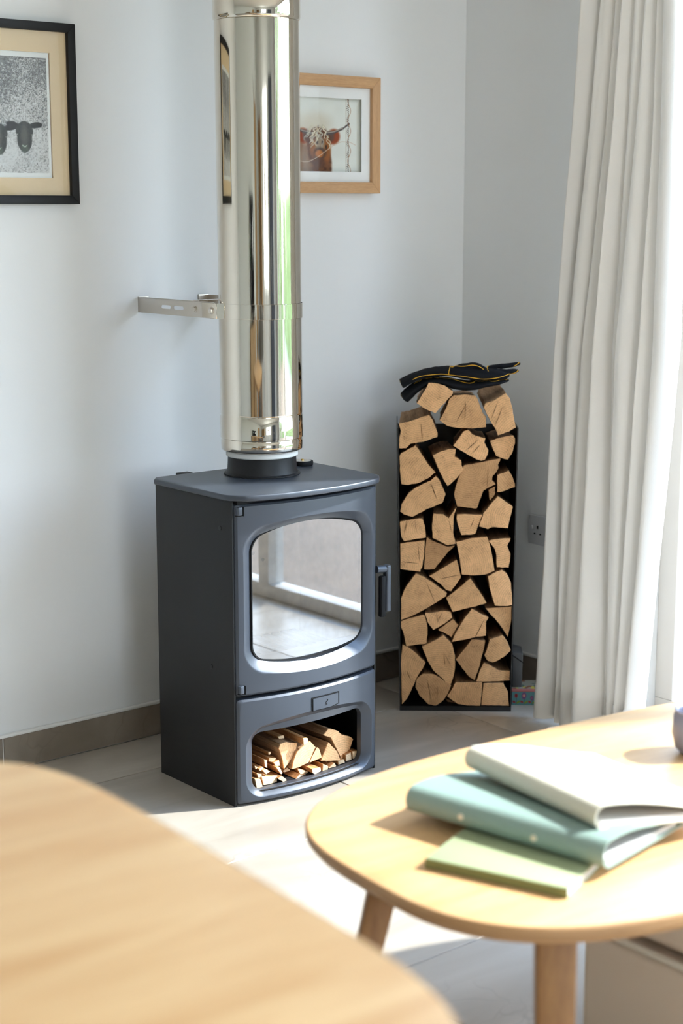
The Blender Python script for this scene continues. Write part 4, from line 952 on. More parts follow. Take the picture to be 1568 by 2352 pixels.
def crack_on(o, poly_c, a, b_, w, y):
    """narrow dark wedge along a checking crack, sunk in the sawn face"""
    (x0, z0), (x1, z1) = a, b_
    dx, dz = x1 - x0, z1 - z0; L_ = math.hypot(dx, dz); nx, nz = -dz / L_ * w / 2, dx / L_ * w / 2
    mx_, mz_ = (x0 + x1) / 2 + nx * .8, (z0 + z1) / 2 + nz * .8
    loop = [(x0, z0), (mx_ - nx * 2, mz_ - nz * 2), (x1, z1), (mx_, mz_)]
    v = [(x - poly_c[0], y, z - poly_c[1]) for x, z in loop] + [(x - poly_c[0], y + .012, z - poly_c[1]) for x, z in loop]
    MB().add(v, [(0, 1, 2, 3), (7, 6, 5, 4), (0, 4, 5, 1), (1, 5, 6, 2), (2, 6, 7, 3), (3, 7, 4, 0)]).build('crack', MAT['crack'], o)
rc = random.Random(3)
for i, (lab, poly, off, sh, tone) in enumerate(LOGS):
    cx = sum(p[0] for p in poly) / len(poly); zmin = min(max(p[1], .0145) for p in poly); czz = sum(p[1] for p in poly) / len(poly)
    wdt = max(p[0] for p in poly) - min(p[0] for p in poly); hgt = max(p[1] for p in poly) - zmin
    lst = cracks.get(i)
    if lst is None and i in (1, 2, 3, 8, 13, 14, 20, 21, 25, 28, 30, 31, 34):
        lst = []
        for q in range(rc.choice((1, 1, 2))):
            an = rc.uniform(-.5, .5) + (math.pi / 2 if i != 20 else .3)
            L_ = min(wdt, hgt) * rc.uniform(.4, .62)
            ox, oz = rc.uniform(-.18, .18) * wdt, rc.uniform(-.08, .12) * hgt
            lst.append(((cx + ox - math.cos(an) * L_ / 2, czz + oz - math.sin(an) * L_ / 2), (cx + ox + math.cos(an) * L_ / 2, czz + oz + math.sin(an) * L_ / 2), rc.uniform(.0006, .0012)))
    for a, b_, w in (lst or []):
        yy = off + .002 - .0006 - .0010
        crack_on(log_objs[i], (cx, zmin), a, b_, w, yy)

# firewood and kindling inside the stove's store
kn = 0
for i, (kind, lab, poly, Y) in enumerate(STORE):
    P = [(x, max(z, .0290)) for x, z in poly]
    P = [(min(max(x, 2.128), 2.541), z) for x, z in P]
    def s_loc(cx, z, Y=Y): return (cx, Y, z)
    rr = random.Random(i)
    mats = [MAT['log_end'], MAT['log_side']] if kind == 's' else [MAT['kind_end'], MAT['kind_side']]
    if not lab:
        lab = 'thin pale kindling stick in the tangled heap inside the stove store'
        grp = 'kindling sticks heaped in the stove store'
    else: grp = 'split logs in the stove store' if kind == 's' else 'kindling in the stove store'
    wood_piece('firewood_log' if kind == 's' else 'kindling_stick', lab, 'firewood' if kind == 's' else 'kindling', grp, P, .235 if kind == 's' else rr.uniform(.17, .22),
               (rr.uniform(-.006, .006), rr.uniform(-.002, .004)), (.25 if kind == 's' else rr.uniform(-.1, .15)), s_loc, 0, mats, shrink=.97, jit=.0005, taper=.95, seed=100 + i)

# ------------------------------------------------------------------ gloves
def gpt(p, off): 
    q = U * p[0] + V * off; return (q.x, q.y, p[1])
def resample(pts, k=3):
    out = []
    for i in range(len(pts) - 1):
        for j in range(k):
            t = j / k
            p0 = pts[max(i - 1, 0)]; p1 = pts[i]; p2 = pts[i + 1]; p3 = pts[min(i + 2, len(pts) - 1)]
            out.append(tuple(0.5 * ((2 * p1[c]) + (-p0[c] + p2[c]) * t + (2 * p0[c] - 5 * p1[c] + 4 * p2[c] - p3[c]) * t * t + (-p0[c] + 3 * p1[c] - 3 * p2[c] + p3[c]) * t ** 3) for c in range(2)))
    out.append(tuple(pts[-1][:2]))
    return out
def lerp_list(l, n):
    return [l[min(int(i * (len(l) - 1) / (n - 1)), len(l) - 2)] * (1 - (i * (len(l) - 1) / (n - 1) - min(int(i * (len(l) - 1) / (n - 1)), len(l) - 2))) + l[min(int(i * (len(l) - 1) / (n - 1)), len(l) - 2) + 1] * (i * (len(l) - 1) / (n - 1) - min(int(i * (len(l) - 1) / (n - 1)), len(l) - 2)) for i in range(n)]
GB = ORG.copy(); GB.z = 0
def glove(label, parts, pipes, base):
    root = thing('work_glove', label, 'glove', (ORG.x + U.x * .15 + V.x * .05, ORG.y + U.y * .15 + V.y * .05, base))
    dx, dy = -(U.x * .15 + V.x * .05), -(U.y * .15 + V.y * .05)
    mb = MB()
    for pts, off, th_, wd, dz in parts:
        c = resample(pts); n = len(c)
        mb.tube([(lambda q: (q[0] + dx, q[1] + dy, q[2] + dz - base))(gpt(p, off)) for p in c], lerp_list(th_, n), 20, flat=lerp_list(wd, n), side=tuple(V))
    bvh = BVHTree.FromPolygons([Vector(v) for v in mb.v], mb.f)
    o = mb.build('shell', MAT['glove'], root, smooth=True)
    md = o.modifiers.new('fuse', 'REMESH'); md.mode = 'VOXEL'; md.voxel_size = 0.0022; md.use_smooth_shade = True
    ms = o.modifiers.new('soften', 'SMOOTH'); ms.iterations = 4; ms.factor = 0.5
    tx = bpy.data.textures.new('creases', 'CLOUDS'); tx.noise_scale = 0.022
    dm = o.modifiers.new('creases', 'DISPLACE'); dm.texture = tx; dm.strength = 0.003; dm.mid_level = 0.5; dm.texture_coords = 'LOCAL'
    for pts, r, mat in pipes:
        c = resample(pts, 4); pp = []
        for p in c:
            q0 = gpt(p, -.12); org = Vector((q0[0] + dx, q0[1] + dy, p[1] - base))
            hit = None
            for ddz in (0, -.001, .001, -.002, .002, -.004, .004, .006, -.006):
                h = bvh.ray_cast(org + Vector((0, 0, ddz)), V)
                if h[0] is not None: hit = h[0]; break
            if hit is not None:
                w_ = hit - V * .0012
                pp.append(w_)
        if len(pp) > 1: MB().tube(pp, r, 8).build('piping' if mat is MAT['piping'] else 'stitching', mat, root, smooth=True)
    return root
glove('black suede gauntlet glove with yellow piping, upper of the pair, fingers splayed', [
    (GLOVE_TOP, .052, [.0135, .0120, .0115, .0120, .0130, .0135, .0140, .0160, .0170, .0160, .0145, .0115, .005], [.050, .052, .050, .048, .046, .046, .048, .050, .050, .046, .038, .028, .014], .003),
    (FINGER_A, .085, [.006, .0065, .0065, .0065, .003], [.013, .013, .012, .011, .006], .002),
    (FINGER_B, .062, [.008, .0075, .007, .0065, .003], [.013, .013, .012, .011, .006], .001),
    (THUMB, .040, [.006, .0075, .008, .0075, .006, .003], [.016, .017, .017, .015, .012, .006], .0)],
    [(PIPE_TOP, .0008, MAT['piping']), (PIPE_SEAM, .0010, MAT['piping']), (PIPE_THUMB, .0009, MAT['piping']), (PIPE_LOOP, .0012, MAT['piping']),
     (PIPE_TIP_A, .0008, MAT['piping']), (PIPE_TIP_B, .0008, MAT['piping']), ([(-.006, .9215), (-.0035, .913), (.0015, .9035)], .0004, MAT['stitch'])], .93)
glove('black suede gauntlet glove with yellow piping, lower of the pair, its cuff drooping', [
    (GLOVE_LOW, .052, [.0150, .0155, .0140, .0110, .0090, .0100, .0125, .0140, .0130, .0110, .0085, .0065, .003], [.046, .050, .050, .048, .046, .046, .048, .050, .050, .046, .040, .030, .014], .003)],
    [(PIPE_LOW, .0008, MAT['piping']), ([(-.004, .8855), (.000, .875), (.004, .862)], .0004, MAT['stitch'])], .90)

# ------------------------------------------------------------------ tins beside the rack
def paint_grid(name, w, h, nx, ny, fn, parent, xf, mat=MAT['print']):
    """flat printed panel: grid with one painted colour per vertex; fn(x, z arrays) -> rgb array"""
    xs_, zs_ = np.meshgrid(np.linspace(0, w, nx), np.linspace(0, h, ny))
    rgb = np.clip(fn(xs_, zs_), 0, 1)
    lin = np.where(rgb <= 0.04045, rgb / 12.92, ((rgb + 0.055) / 1.055) ** 2.4)
    verts = [xf(float(x), float(z)) for x, z in zip(xs_.ravel(), zs_.ravel())]
    idx = np.arange(nx * ny).reshape(ny, nx)
    faces = np.stack([idx[:-1, :-1], idx[:-1, 1:], idx[1:, 1:], idx[1:, :-1]], -1).reshape(-1, 4)
    me = bpy.data.meshes.new(name)
    me.from_pydata(verts, [], [tuple(map(int, q)) for q in faces])
    ca = me.color_attributes.new('paint', 'FLOAT_COLOR', 'POINT')
    buf = np.ones((nx * ny, 4), dtype=np.float32); buf[:, :3] = lin.reshape(-1, 3)
    ca.data.foreach_set('color', buf.ravel())
    me.materials.append(mat)
    o = bpy.data.objects.new(name, me); COL.objects.link(o); o.parent = parent
    return o
def put(rgb, mask, col, a=1.0):
    m = (mask * a)[..., None]
    return rgb * (1 - m) + np.array(col) * m
def sstep(e0, e1, x):
    t = np.clip((x - e0) / (e1 - e0), 0, 1); return t * t * (3 - 2 * t)
def ell(x, z, cx, cz, rx, rz, soft=.12, rot=0):
    c, s = math.cos(rot), math.sin(rot)
    u = ((x - cx) * c + (z - cz) * s) / rx; w = (-(x - cx) * s + (z - cz) * c) / rz
    return 1 - sstep(1 - soft, 1 + soft, np.hypot(u, w))
def stroke(x, z, pts, r, soft=.5):
    d = np.full(x.shape, 9.0)
    for (x0, z0), (x1, z1) in zip(pts[:-1], pts[1:]):
        vx, vz = x1 - x0, z1 - z0; L2 = vx * vx + vz * vz + 1e-12
        t = np.clip(((x - x0) * vx + (z - z0) * vz) / L2, 0, 1)
        d = np.minimum(d, np.hypot(x - x0 - t * vx, z - z0 - t * vz))
    return 1 - sstep(r * (1 - soft), r * (1 + soft), d)

tin_o = Vector((3.1905, 3.1080, 0))
tin = thing('floral_gift_tin', 'small flat teal tin with painted flowers and a pink lid rim, beside the rack', 'tin', tin_o, ROT)
TW, TD = .120, .085
MB().box(0, TW, 0, TD, 0, .038).build('body', plain('teal_tin', (.10, .23, .23), .45), tin, bevel=.002)
MB().box(-.0015, TW + .0015, -.0015, TD + .0015, .038, .047).build('lid', MAT['tin_pink'], tin, bevel=.0015)
def tin_front(x, z):
    rgb = np.ones(x.shape + (3,)) * np.array((.33, .48, .48))
    for fx, fz, r, c1_, c2_ in [(.012, .027, .0055, (.56, .17, .17), (.45, .12, .13)), (.034, .027, .0085, (.42, .27, .42), (.80, .52, .47)), (.056, .020, .006, (.42, .25, .38), (.5, .3, .4)), (.080, .026, .008, (.62, .2, .2), (.85, .6, .4)), (.104, .027, .0075, (.42, .27, .42), (.8, .5, .5))]:
        rgb = put(rgb, stroke(x, z, [(fx, fz), (fx + .001, fz * .5), (fx, .002)], .0006), (.22, .32, .28))
        rgb = put(rgb, ell(x, z, fx, fz, r * .8, r * 1.15), c1_); rgb = put(rgb, ell(x, z, fx, fz, r * .45, r * .5), c2_)
        rgb = put(rgb, ell(x, z, fx + .006, .008, .0065, .0026, rot=.6), (.45, .50, .14))
        rgb = put(rgb, ell(x, z, fx - .006, .009, .0045, .003, rot=-.5), (.55, .17, .17))
    return rgb
paint_grid('flower_print', TW, .038, 120, 40, tin_front, tin, lambda x, z: (x, -.0006, z + .0001))
def tin_top(x, z):
    rgb = np.ones(x.shape + (3,)) * np.array((.62, .62, .58))
    rr = random.Random(4)
    for _ in range(26):
        rgb = put(rgb, ell(x, z, rr.uniform(0, TW), rr.uniform(0, TD), rr.uniform(.005, .012), rr.uniform(.003, .007), rot=rr.uniform(0, 3)), rr.choice([(.55, .33, .22), (.80, .76, .35), (.35, .45, .40), (.75, .75, .72), (.45, .30, .35)]))
    return rgb
paint_grid('lid_print', TW, TD, 110, 80, tin_top, tin, lambda x, z: (x, z, .0475))
bx = thing('grey_box', 'slim dark grey metallic box with a slanted lid line, standing on the floral tin', 'box', tin_o + U * .001 + V * .012 + Vector((0, 0, .0478)), ROT)
MB().add([(0, 0, 0), (.027, 0, 0), (.027, .060, 0), (0, .060, 0), (0, 0, .104), (.029, 0, .097), (.029, .060, .104), (0, .060, .111)],
         [(0, 3, 2, 1), (4, 5, 6, 7), (0, 1, 5, 4), (1, 2, 6, 5), (2, 3, 7, 6), (3, 0, 4, 7)]).build('case', MAT['grey_box'], bx, bevel=.002)
MB().add([(-.0008, -.0008, .092), (.0298, -.0008, .070), (.0298, -.0008, .0735), (-.0008, -.0008, .0955), (-.0008, .0, .092), (.0298, .0, .070), (.0298, .0, .0735), (-.0008, .0, .0955)],
         [(0, 1, 2, 3), (7, 6, 5, 4), (0, 4, 5, 1), (2, 6, 7, 3), (1, 5, 6, 2), (3, 7, 4, 0)]).build('flap_edge', MAT['black'], bx)

# ------------------------------------------------------------------ socket
so = thing('wall_socket', 'double wall socket low on the wall, half hidden by the curtain', 'socket', (XR, 3.161, .465))
MB().box(-.0075, 0, -.073, .073, -.043, .043).build('faceplate', MAT['white_plastic'], so, bevel=.003)
for s in (1, -1):
    cy = s * .036
    h = MB().box(-.0082, -.0070, cy - .0028, cy + .0028, .004, .013)
    h.box(-.0082, -.0070, cy + .0080, cy + .0140, -.0125, -.0085).box(-.0082, -.0070, cy - .0140, cy - .0080, -.0125, -.0085)
    h.build('socket_hole', MAT['black'], so)
    MB().box(-.0088, -.0070, cy + .0185, cy + .0245, .002, .012).build('switch', MAT['white_plastic'], so, bevel=.001)

# ------------------------------------------------------------------ pictures
def picture(name, label, x0, x1, z0, z1, bar, depth, mt_h, mt_v):
    t = thing(name, label, 'picture', ((x0 + x1) / 2, YB, z0))
    w, h = x1 - x0, z1 - z0
    a, b_ = -w / 2, w / 2
    def bar_(x_0, x_1, z_0, z_1, xi0, xi1, zi0, zi1, mat, horizontal):
        # mitred bar: outer edge and inner edge polygons
        if horizontal: q = [(x_0, z_0), (x_1, z_0), (xi1, zi1), (xi0, zi1)]
        else: q = [(x_0, z_0), (xi0, zi0), (xi0, zi1), (x_0, z_1)]
        v = [(x, -depth, z) for x, z in q] + [(x, -.001, z) for x, z in q]
        MB().add(v, [(0, 1, 2, 3), (7, 6, 5, 4), (0, 4, 5, 1), (1, 5, 6, 2), (2, 6, 7, 3), (3, 7, 4, 0)]).build('frame_bar', mat, t, bevel=.0012, seg=2)
    bar_(a, b_, 0, 0, a + bar, b_ - bar, 0, bar, mt_h, True)
    bar_(a, b_, h, 0, a + bar, b_ - bar, 0, h - bar, mt_h, True)
    bar_(a, 0, 0, h, a + bar, 0, bar, h - bar, mt_v, False)
    bar_(b_, 0, 0, h, b_ - bar, 0, bar, h - bar, mt_v, False)
    MB().box(a + bar * .5, b_ - bar * .5, -.006, -.002, bar * .5, h - bar * .5).build('backing', MAT['mat_white'], t)
    return t, w, h
# window mount: a board with a bevelled cut-out
def mount(t, w, h, bar, l_, r_, b_, tp_, y0, y1, mat, name='mount'):
    X = [-w / 2 + bar * .7, -w / 2 + bar + l_, w / 2 - bar - r_, w / 2 - bar * .7]
    Z = [bar * .7, bar + b_, h - bar - tp_, h - bar * .7]
    mb = MB()
    mb.box(X[0], X[3], y0, y1, Z[0], Z[1]).box(X[0], X[3], y0, y1, Z[2], Z[3]).box(X[0], X[1], y0, y1, Z[1], Z[2]).box(X[2], X[3], y0, y1, Z[1], Z[2])
    return mb.build(name, mat, t), (X[1], X[2], Z[1], Z[2])
rng = np.random.default_rng(5)
def vnoise(x, z, s, seed):
    """value noise with cell size s metres"""
    r_ = np.random.default_rng(seed); g_ = r_.random((256, 256))
    u, w = x / s, z / s
    i, j = np.floor(u).astype(int), np.floor(w).astype(int); fu, fw = u - i, w - j
    fu = fu * fu * (3 - 2 * fu); fw = fw * fw * (3 - 2 * fw)
    q = lambda a_, b_: g_[(i + a_) % 256, (j + b_) % 256]
    return (q(0, 0) * (1 - fu) + q(1, 0) * fu) * (1 - fw) + (q(0, 1) * (1 - fu) + q(1, 1) * fu) * fw
# sheep print
SX0, SX1, SZ0, SZ1 = 1.480, 2.0755, 1.3865, 1.8070
t, w, h = picture('sheep_picture', 'black framed stippled sheep print with a cream mount, hanging above the bracket side', SX0, SX1, SZ0, SZ1, .0205, .024, MAT['black_frame'], MAT['black_frame'])
m_, (mx0, mx1, mz0, mz1) = mount(t, w, h, .0205, .044, .044, .041, .049, -.012, -.008, MAT['mat_cream'])
PX0, PX1, PZ0, PZ1 = mx0 - .002, mx1 + .002, mz0 - .002, mz1 + .002
pw, ph_ = PX1 - PX0, PZ1 - PZ0
def sheep(x, z):
    rgb = np.ones(x.shape + (3,)) * np.array((.86, .88, .88))
    inside = (x > .010) & (x < pw - .010) & (z > .013) & (z < ph_ - .014)
    n = .6 * vnoise(x, z, .0013, 1) + .4 * vnoise(x + .3, z, .0026, 2)
    big = vnoise(x, z, .05, 3)
    body = sstep(.118, .108, z) * 1.0
    hill = sstep(.10, .115, z) * sstep(.138, .128, z)
    dens = .40 + .22 * (big - .5) + .18 * sstep(.15, .23, z) - .10 * body + .05 * hill
    ink = sstep(dens + .24, dens - .24, n)
    pat = np.stack([.78 - .36 * ink, .79 - .36 * ink, .79 - .35 * ink], -1)
    rgb = np.where(inside[..., None], pat, rgb)
    for k in range(7):
        cx = pw - .073 - k * .0675; cz = .097 if k % 2 == 0 else .094
        dz = 0 if k % 2 == 0 else -.004
        halo = ell(x, z, cx, cz - .022, .040, .050, .35) - ell(x, z, cx, cz - .012, .028, .040, .3)
        rgb = put(rgb, np.clip(halo, 0, 1), (.80, .82, .82), .45)
        for s in (1, -1):
            rgb = put(rgb, ell(x, z, cx + s * .0310, cz + .027 + dz, .0165, .0068, .12, rot=s * .12), (.13, .12, .12))
        head = np.maximum(ell(x, z, cx, cz + .012 + dz, .0225, .023, .08), ell(x, z, cx, cz - .006 + dz, .0195, .030, .08))
        rgb = put(rgb, head, (.17, .18, .17))
        rgb = put(rgb, ell(x, z, cx, cz + .004 + dz, .0085, .022, .7), (.42, .42, .41), .75 * .8)
        fur = vnoise(x, z, .0013, 9)
        rgb = put(rgb, head * (fur > .62), (.40, .40, .38), .35)
        rgb = put(rgb, ell(x, z, cx, cz - .027 + dz, .0095, .0085, .2), (.32, .37, .33), .7)
        rgb = put(rgb, stroke(x, z, [(cx - .006, cz - .0195 + dz), (cx, cz - .0245 + dz), (cx + .006, cz - .0195 + dz)], .0009), (.72, .76, .72))
        rgb = put(rgb, stroke(x, z, [(cx, cz - .0245 + dz), (cx, cz - .029 + dz)], .0007), (.10, .10, .10))
        for s in (1, -1):
            rgb = put(rgb, stroke(x, z, [(cx + s * .0175, cz + .005 + dz), (cx + s * .0205, cz + .0045 + dz)], .0007), (.85, .86, .85))
    rgb = np.where(((x > .0) & (x < pw) & ((x < .0008 + .002) | (x > pw - .0028)))[..., None] * 1.0 > 0, np.array((.60, .42, .28)), rgb)
    return rgb
paint_grid('print', pw, ph_, 420, 280, sheep, t, lambda x, z: (PX0 + x, -.0075, PZ0 + z))
MB().box(-w / 2 + .016, w / 2 - .016, -.0175, -.016, .016, h - .016).build('glass', MAT['glass'], t)
# highland cow picture
CX0, CX1, CZ0, CZ1 = 2.640, 3.0300, 1.4175, 1.7290
t, w, h = picture('cow_picture', 'oak framed highland cow picture with a white mount, half hidden behind the flue', CX0, CX1, CZ0, CZ1, .0300, .032, MAT['oak_frame'], MAT['oak_frame_v'])
m_, (mx0, mx1, mz0, mz1) = mount(t, w, h, .0300, .030, .030, .027, .030, -.021, -.019, MAT['mat_white'])
MB().box(mx0 - .012, mx0 - .010, -.019, -.008, mz0 - .01, mz1 + .01).box(mx1 + .010, mx1 + .012, -.019, -.008, mz0 - .01, mz1 + .01).build('spacer', MAT['mat_white'], t)
PX0, PX1, PZ0, PZ1 = mx0 - .010, mx1 + .010, mz0 - .010, mz1 + .010
cw, ch = PX1 - PX0, PZ1 - PZ0
def wx(X): return X - (CX0 + CX1) / 2 - PX0
def wz(Z): return Z - CZ0 - PZ0
def cow(x, z):
    rgb = np.ones(x.shape + (3,)) * np.array((.88, .89, .86))
    rgb -= .03 * vnoise(x, z, .03, 1)[..., None]
    fn = vnoise(x, z, .0035, 11); f2 = vnoise(x, z, .009, 12)
    wob = .25 * (fn - .5)
    hx, hz = wx(2.829), wz(1.548)
    rgb = put(rgb, ell(x, z, hx - .012, hz + .052, .052, .030, .6), (.74, .68, .58), .5)
    # body
    bodym = np.clip(ell(x, z, hx - .005, hz - .065, .050, .085, .10) + ell(x, z, hx - .075, hz - .060, .060, .065, .15), 0, 1)
    rgb = put(rgb, bodym, (.45, .28, .17))
    rgb = put(rgb, bodym * (f2 > .5), (.33, .19, .13), .8)
    rgb = put(rgb, bodym * ell(x, z, hx - .055, hz - .06, .03, .06, .6), (.66, .60, .55), .7)
    # ears
    for s in (1, -1):
        rgb = put(rgb, ell(x, z, hx + s * .052, hz + .020, .022, .020, .25, rot=s * .4), (.56, .25, .12))
        rgb = put(rgb, ell(x, z, hx + s * .040, hz + .020, .014, .014, .4), (.38, .28, .24))
    # head
    head = np.clip(ell(x, z, hx, hz + .008, .040, .036, .15) + ell(x, z, hx + .002, hz - .022, .037, .040, .15), 0, 1)
    rgb = put(rgb, head, (.40, .25, .17))
    rgb = put(rgb, head * (fn > .45), (.30, .19, .15), .6)
    rgb = put(rgb, ell(x, z, hx + .028, hz - .015, .014, .034, .4), (.60, .36, .16), .85)
    rgb = put(rgb, ell(x, z, hx - .018, hz - .012, .012, .022, .5), (.62, .37, .17), .8)
    rgb = put(rgb, ell(x, z, hx + .004, hz + .000, .016, .020, .4), (.62, .56, .48), .9)
    for s in (1, -1): rgb = put(rgb, ell(x, z, hx + .004 + s * .009, hz + .004, .0035, .005, .4), (.25, .22, .22), .8)
    rgb = put(rgb, ell(x, z, hx + .004, hz - .024, .022, .015, .3), (.25, .20, .19), .75)
    rgb = put(rgb, ell(x, z, hx + .002, hz - .026, .014, .010, .35), (.74, .45, .22), .95)
    rgb = put(rgb, ell(x, z, hx + .026, hz - .008, .003, .006, .4), (.12, .09, .08), .8)
    # horns
    for s in (1, -1):
        pts = [(hx + s * .028, hz + .028), (hx + s * .055, hz + .032), (hx + s * .085, hz + .043), (hx + s * .107, hz + .056)]
        for i in range(3): rgb = put(rgb, stroke(x, z, pts[i:i + 2], .0042 - .001 * i), (.33, .30, .30))
        rgb = put(rgb, stroke(x, z, [(a_, b_ + .0018) for a_, b_ in pts[:3]], .0012), (.72, .68, .62), .8)
    # curls
    rr = random.Random(8)
    for _ in range(34):
        ax, az = hx + rr.uniform(-.036, .030), hz + rr.uniform(.020, .052)
        pts = []; ln = rr.uniform(.010, .036); ph = rr.uniform(0, 6)
        for i in range(12):
            q = i / 11; pts.append((ax + .0042 * math.sin(ph + q * 9) + q * (ax - hx) * .4, az - ln * q))
        rgb = put(rgb, stroke(x, z, pts, .0012), rr.choice([(.84, .80, .68), (.74, .72, .64), (.88, .85, .76), (.62, .60, .56)]), .9)
    # barbed wire and stitched post
    pts = [(hx - .12 + .010 * i, hz - .020 - .028 * math.sin(i * .22) + rr.uniform(-.001, .001)) for i in range(26)]
    rgb = put(rgb, stroke(x, z, pts, .0008), (.80, .72, .64))
    px_ = wx(2.931)
    for i in range(44):
        zz = ch * i / 43; 
        rgb = put(rgb, stroke(x, z, [(px_ - .006, zz), (px_ - .006, zz + .0028)], .0008), (.45, .27, .15), .8)
        rgb = put(rgb, stroke(x, z, [(px_ - .001 + .0025 * math.sin(i), zz), (px_ + .003, zz + .0035)], .0010), (.22, .13, .08), .9)
    rgb = put(rgb, stroke(x, z, [(px_ + .005 + .0055 * math.sin(i * .42), ch * i / 60) for i in range(61)], .0008), (.62, .40, .22), .9)
    return rgb
paint_grid('print', cw, ch, 330, 270, cow, t, lambda x, z: (PX0 + x, -.0085, PZ0 + z))
MB().box(-w / 2 + .026, w / 2 - .026, -.0265, -.025, .026, h - .026).build('glass', MAT['glass'], t)

# ------------------------------------------------------------------ curtain
def qinterp(samples, z):
    (z1, y1), (z2, y2), (z3, y3) = samples
    if z >= z2: return y2 + (y1 - y2) * (z - z2) / (z1 - z2)
    return y2 + (y3 - y2) * (z2 - z) / (z2 - z3)
cur = thing('curtain', 'floor length off white linen curtain hanging in deep folds at the patio doors', 'curtain', (3.20, 2.78, 0))
nz = 60; cm = MB(); cols_ = None
cv = []; 
per = 14
for kz in range(nz + 1):
    z = .018 + (2.50 - .018) * kz / nz
    row = []
    ys_ = [qinterp(s, z) for s in CURTAIN]
    for k in range(len(ys_) - 1):
        wdt = ys_[k] - ys_[k + 1]
        nxt = k == len(ys_) - 2
        for i in range(per + (1 if nxt else 0)):
            t_ = i / per
            bulge = min(.090, .80 * abs(wdt) + .014)
            prof = math.sin(math.pi * t_) ** .62
            x = 3.215 - .050 * max(0, 1 - z / 1.6) - bulge * prof + .004 * math.sin(z * 3.1 + k * 1.7) * prof
            y = ys_[k] - wdt * (t_ + .10 * math.sin(2 * math.pi * t_) * math.sin(z * 1.3 + k * 2.1))
            y += .0022 * noise.noise((z * 5, k * 3 + t_ * 2, 1.3))
            row.append((x - 3.20, y - 2.78, z + (.004 * math.sin(k * 2 + t_ * 3) if kz == 0 else 0)))
    cm.v += row; ncol = len(row)
for kz in range(nz):
    for i in range(ncol - 1):
        a = kz * ncol + i
        cm.f.append((a, a + 1, a + 1 + ncol, a + ncol)); cm.mi.append(0)
co = cm.build('cloth', MAT['curtain'], cur, smooth=True, angle=80)
sm = co.modifiers.new('thickness', 'SOLIDIFY'); sm.thickness = .0012
# bottom hem band
hm_ = MB(); 
hv = [(x + (-.0016), y, z) for (x, y, z) in cm.v[:ncol]] + [(x - .0016, y, .115) for (x, y, z) in [cm.v[min(2, nz) * ncol + i] for i in range(ncol)]]
hm_.v = hv
for i in range(ncol - 1): hm_.f.append((i, i + 1, i + 1 + ncol, i + ncol)); hm_.mi.append(0)
hm_.build('hem', MAT['curtain'], cur, smooth=True, angle=80)
pole = thing('curtain_pole', 'brushed metal curtain pole above the patio doors', 'curtain pole', (3.20, 1.6, 2.525))
MB().tube([(0, -1.7, 0), (0, 1.42, 0)], .012, 16).build('rod', MAT['steel_satin'], pole, smooth=True)
for s in (-1.72, 1.44): MB().lathe([(.004, -.02), (.02, -.012), (.024, 0), (.02, .012), (.004, .02)], 24, (0, s, 0)).build('finial', MAT['steel_satin'], pole, smooth=True)
for s in (-1.5, 1.40): MB().box(0, XR - 3.20, s - .008, s + .008, -.006, .006).build('bracket', MAT['steel_satin'], pole)

# ------------------------------------------------------------------ tables
def superell(a, b_, n, k=120):
    out = []
    for i in range(k):
        q = 2 * math.pi * i / k
        c, s = math.cos(q), math.sin(q)
        out.append((a * math.copysign(abs(c) ** (2 / n), c), b_ * math.copysign(abs(s) ** (2 / n), s)))
    return out
def table_top(a, b_, n, zt, th, chamf, parent, mats):
    L0 = superell(a, b_, n)
    def ring(sc, z): return [(x * (1 - sc / a), y * (1 - sc / b_), z) for x, y in L0]
    rings = [ring(.004, zt - .0001), ring(.0016, zt - .0010), ring(0, zt - .0040), ring(0.0005, zt - th * .55), ring(chamf, zt - th)]
    mb = MB(); mb.loops(rings, mi=1)
    m = len(L0); nv = len(mb.v)
    mb.f.append(tuple(range(m))); mb.mi.append(0)
    mb.f.append(tuple(nv - m + i for i in range(m))[::-1]); mb.mi.append(1)
    return mb.build('tabletop', mats, parent, smooth=True, angle=30)
def leg(parent, top, bot, w0, w1, d0, d1, rot=0):
    (x0, y0, z0), (x1, y1, z1) = top, bot
    c, s = math.cos(rot), math.sin(rot)
    v = []
    for (x, y, z, w, dd) in ((x1, y1, z1, w1, d1), (x0, y0, z0, w0, d0)):
        for sx, sy in ((-1, -1), (1, -1), (1, 1), (-1, 1)):
            a_, b_ = sx * w / 2, sy * dd / 2
            v.append((x + a_ * c - b_ * s, y + a_ * s + b_ * c, z))
    return MB().add(v, [(0, 3, 2, 1), (4, 5, 6, 7), (0, 1, 5, 4), (1, 2, 6, 5), (2, 3, 7, 6), (3, 0, 4, 7)]).build('leg', MAT['oak_leg'], parent, bevel=.006, seg=3)
ct = thing('coffee_table', 'low pale oak coffee table with softly rounded corners, books lying on it', 'table', (2.050, 1.592, 0), R(-5.6))
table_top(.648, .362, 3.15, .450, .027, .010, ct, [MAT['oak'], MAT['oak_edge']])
def to_ct(x, y):
    q = Matrix.Rotation(R(5.6), 2) @ Vector((x - 2.050, y - 1.592)); return q.x, q.y
x_, y_ = to_ct(1.482, 1.690); xq, yq = to_ct(1.372, 1.712)
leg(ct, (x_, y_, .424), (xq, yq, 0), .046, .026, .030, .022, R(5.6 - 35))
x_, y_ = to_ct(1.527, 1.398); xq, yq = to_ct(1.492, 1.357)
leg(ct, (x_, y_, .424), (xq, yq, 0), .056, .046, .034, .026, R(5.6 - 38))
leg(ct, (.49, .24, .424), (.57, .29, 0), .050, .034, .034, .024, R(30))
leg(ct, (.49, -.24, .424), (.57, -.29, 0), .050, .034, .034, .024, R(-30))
dt = thing('dining_table', 'large oak dining table corner with a rounded edge, blurred close to the camera', 'table', (.4545, 1.2484, 0), R(-2.85))
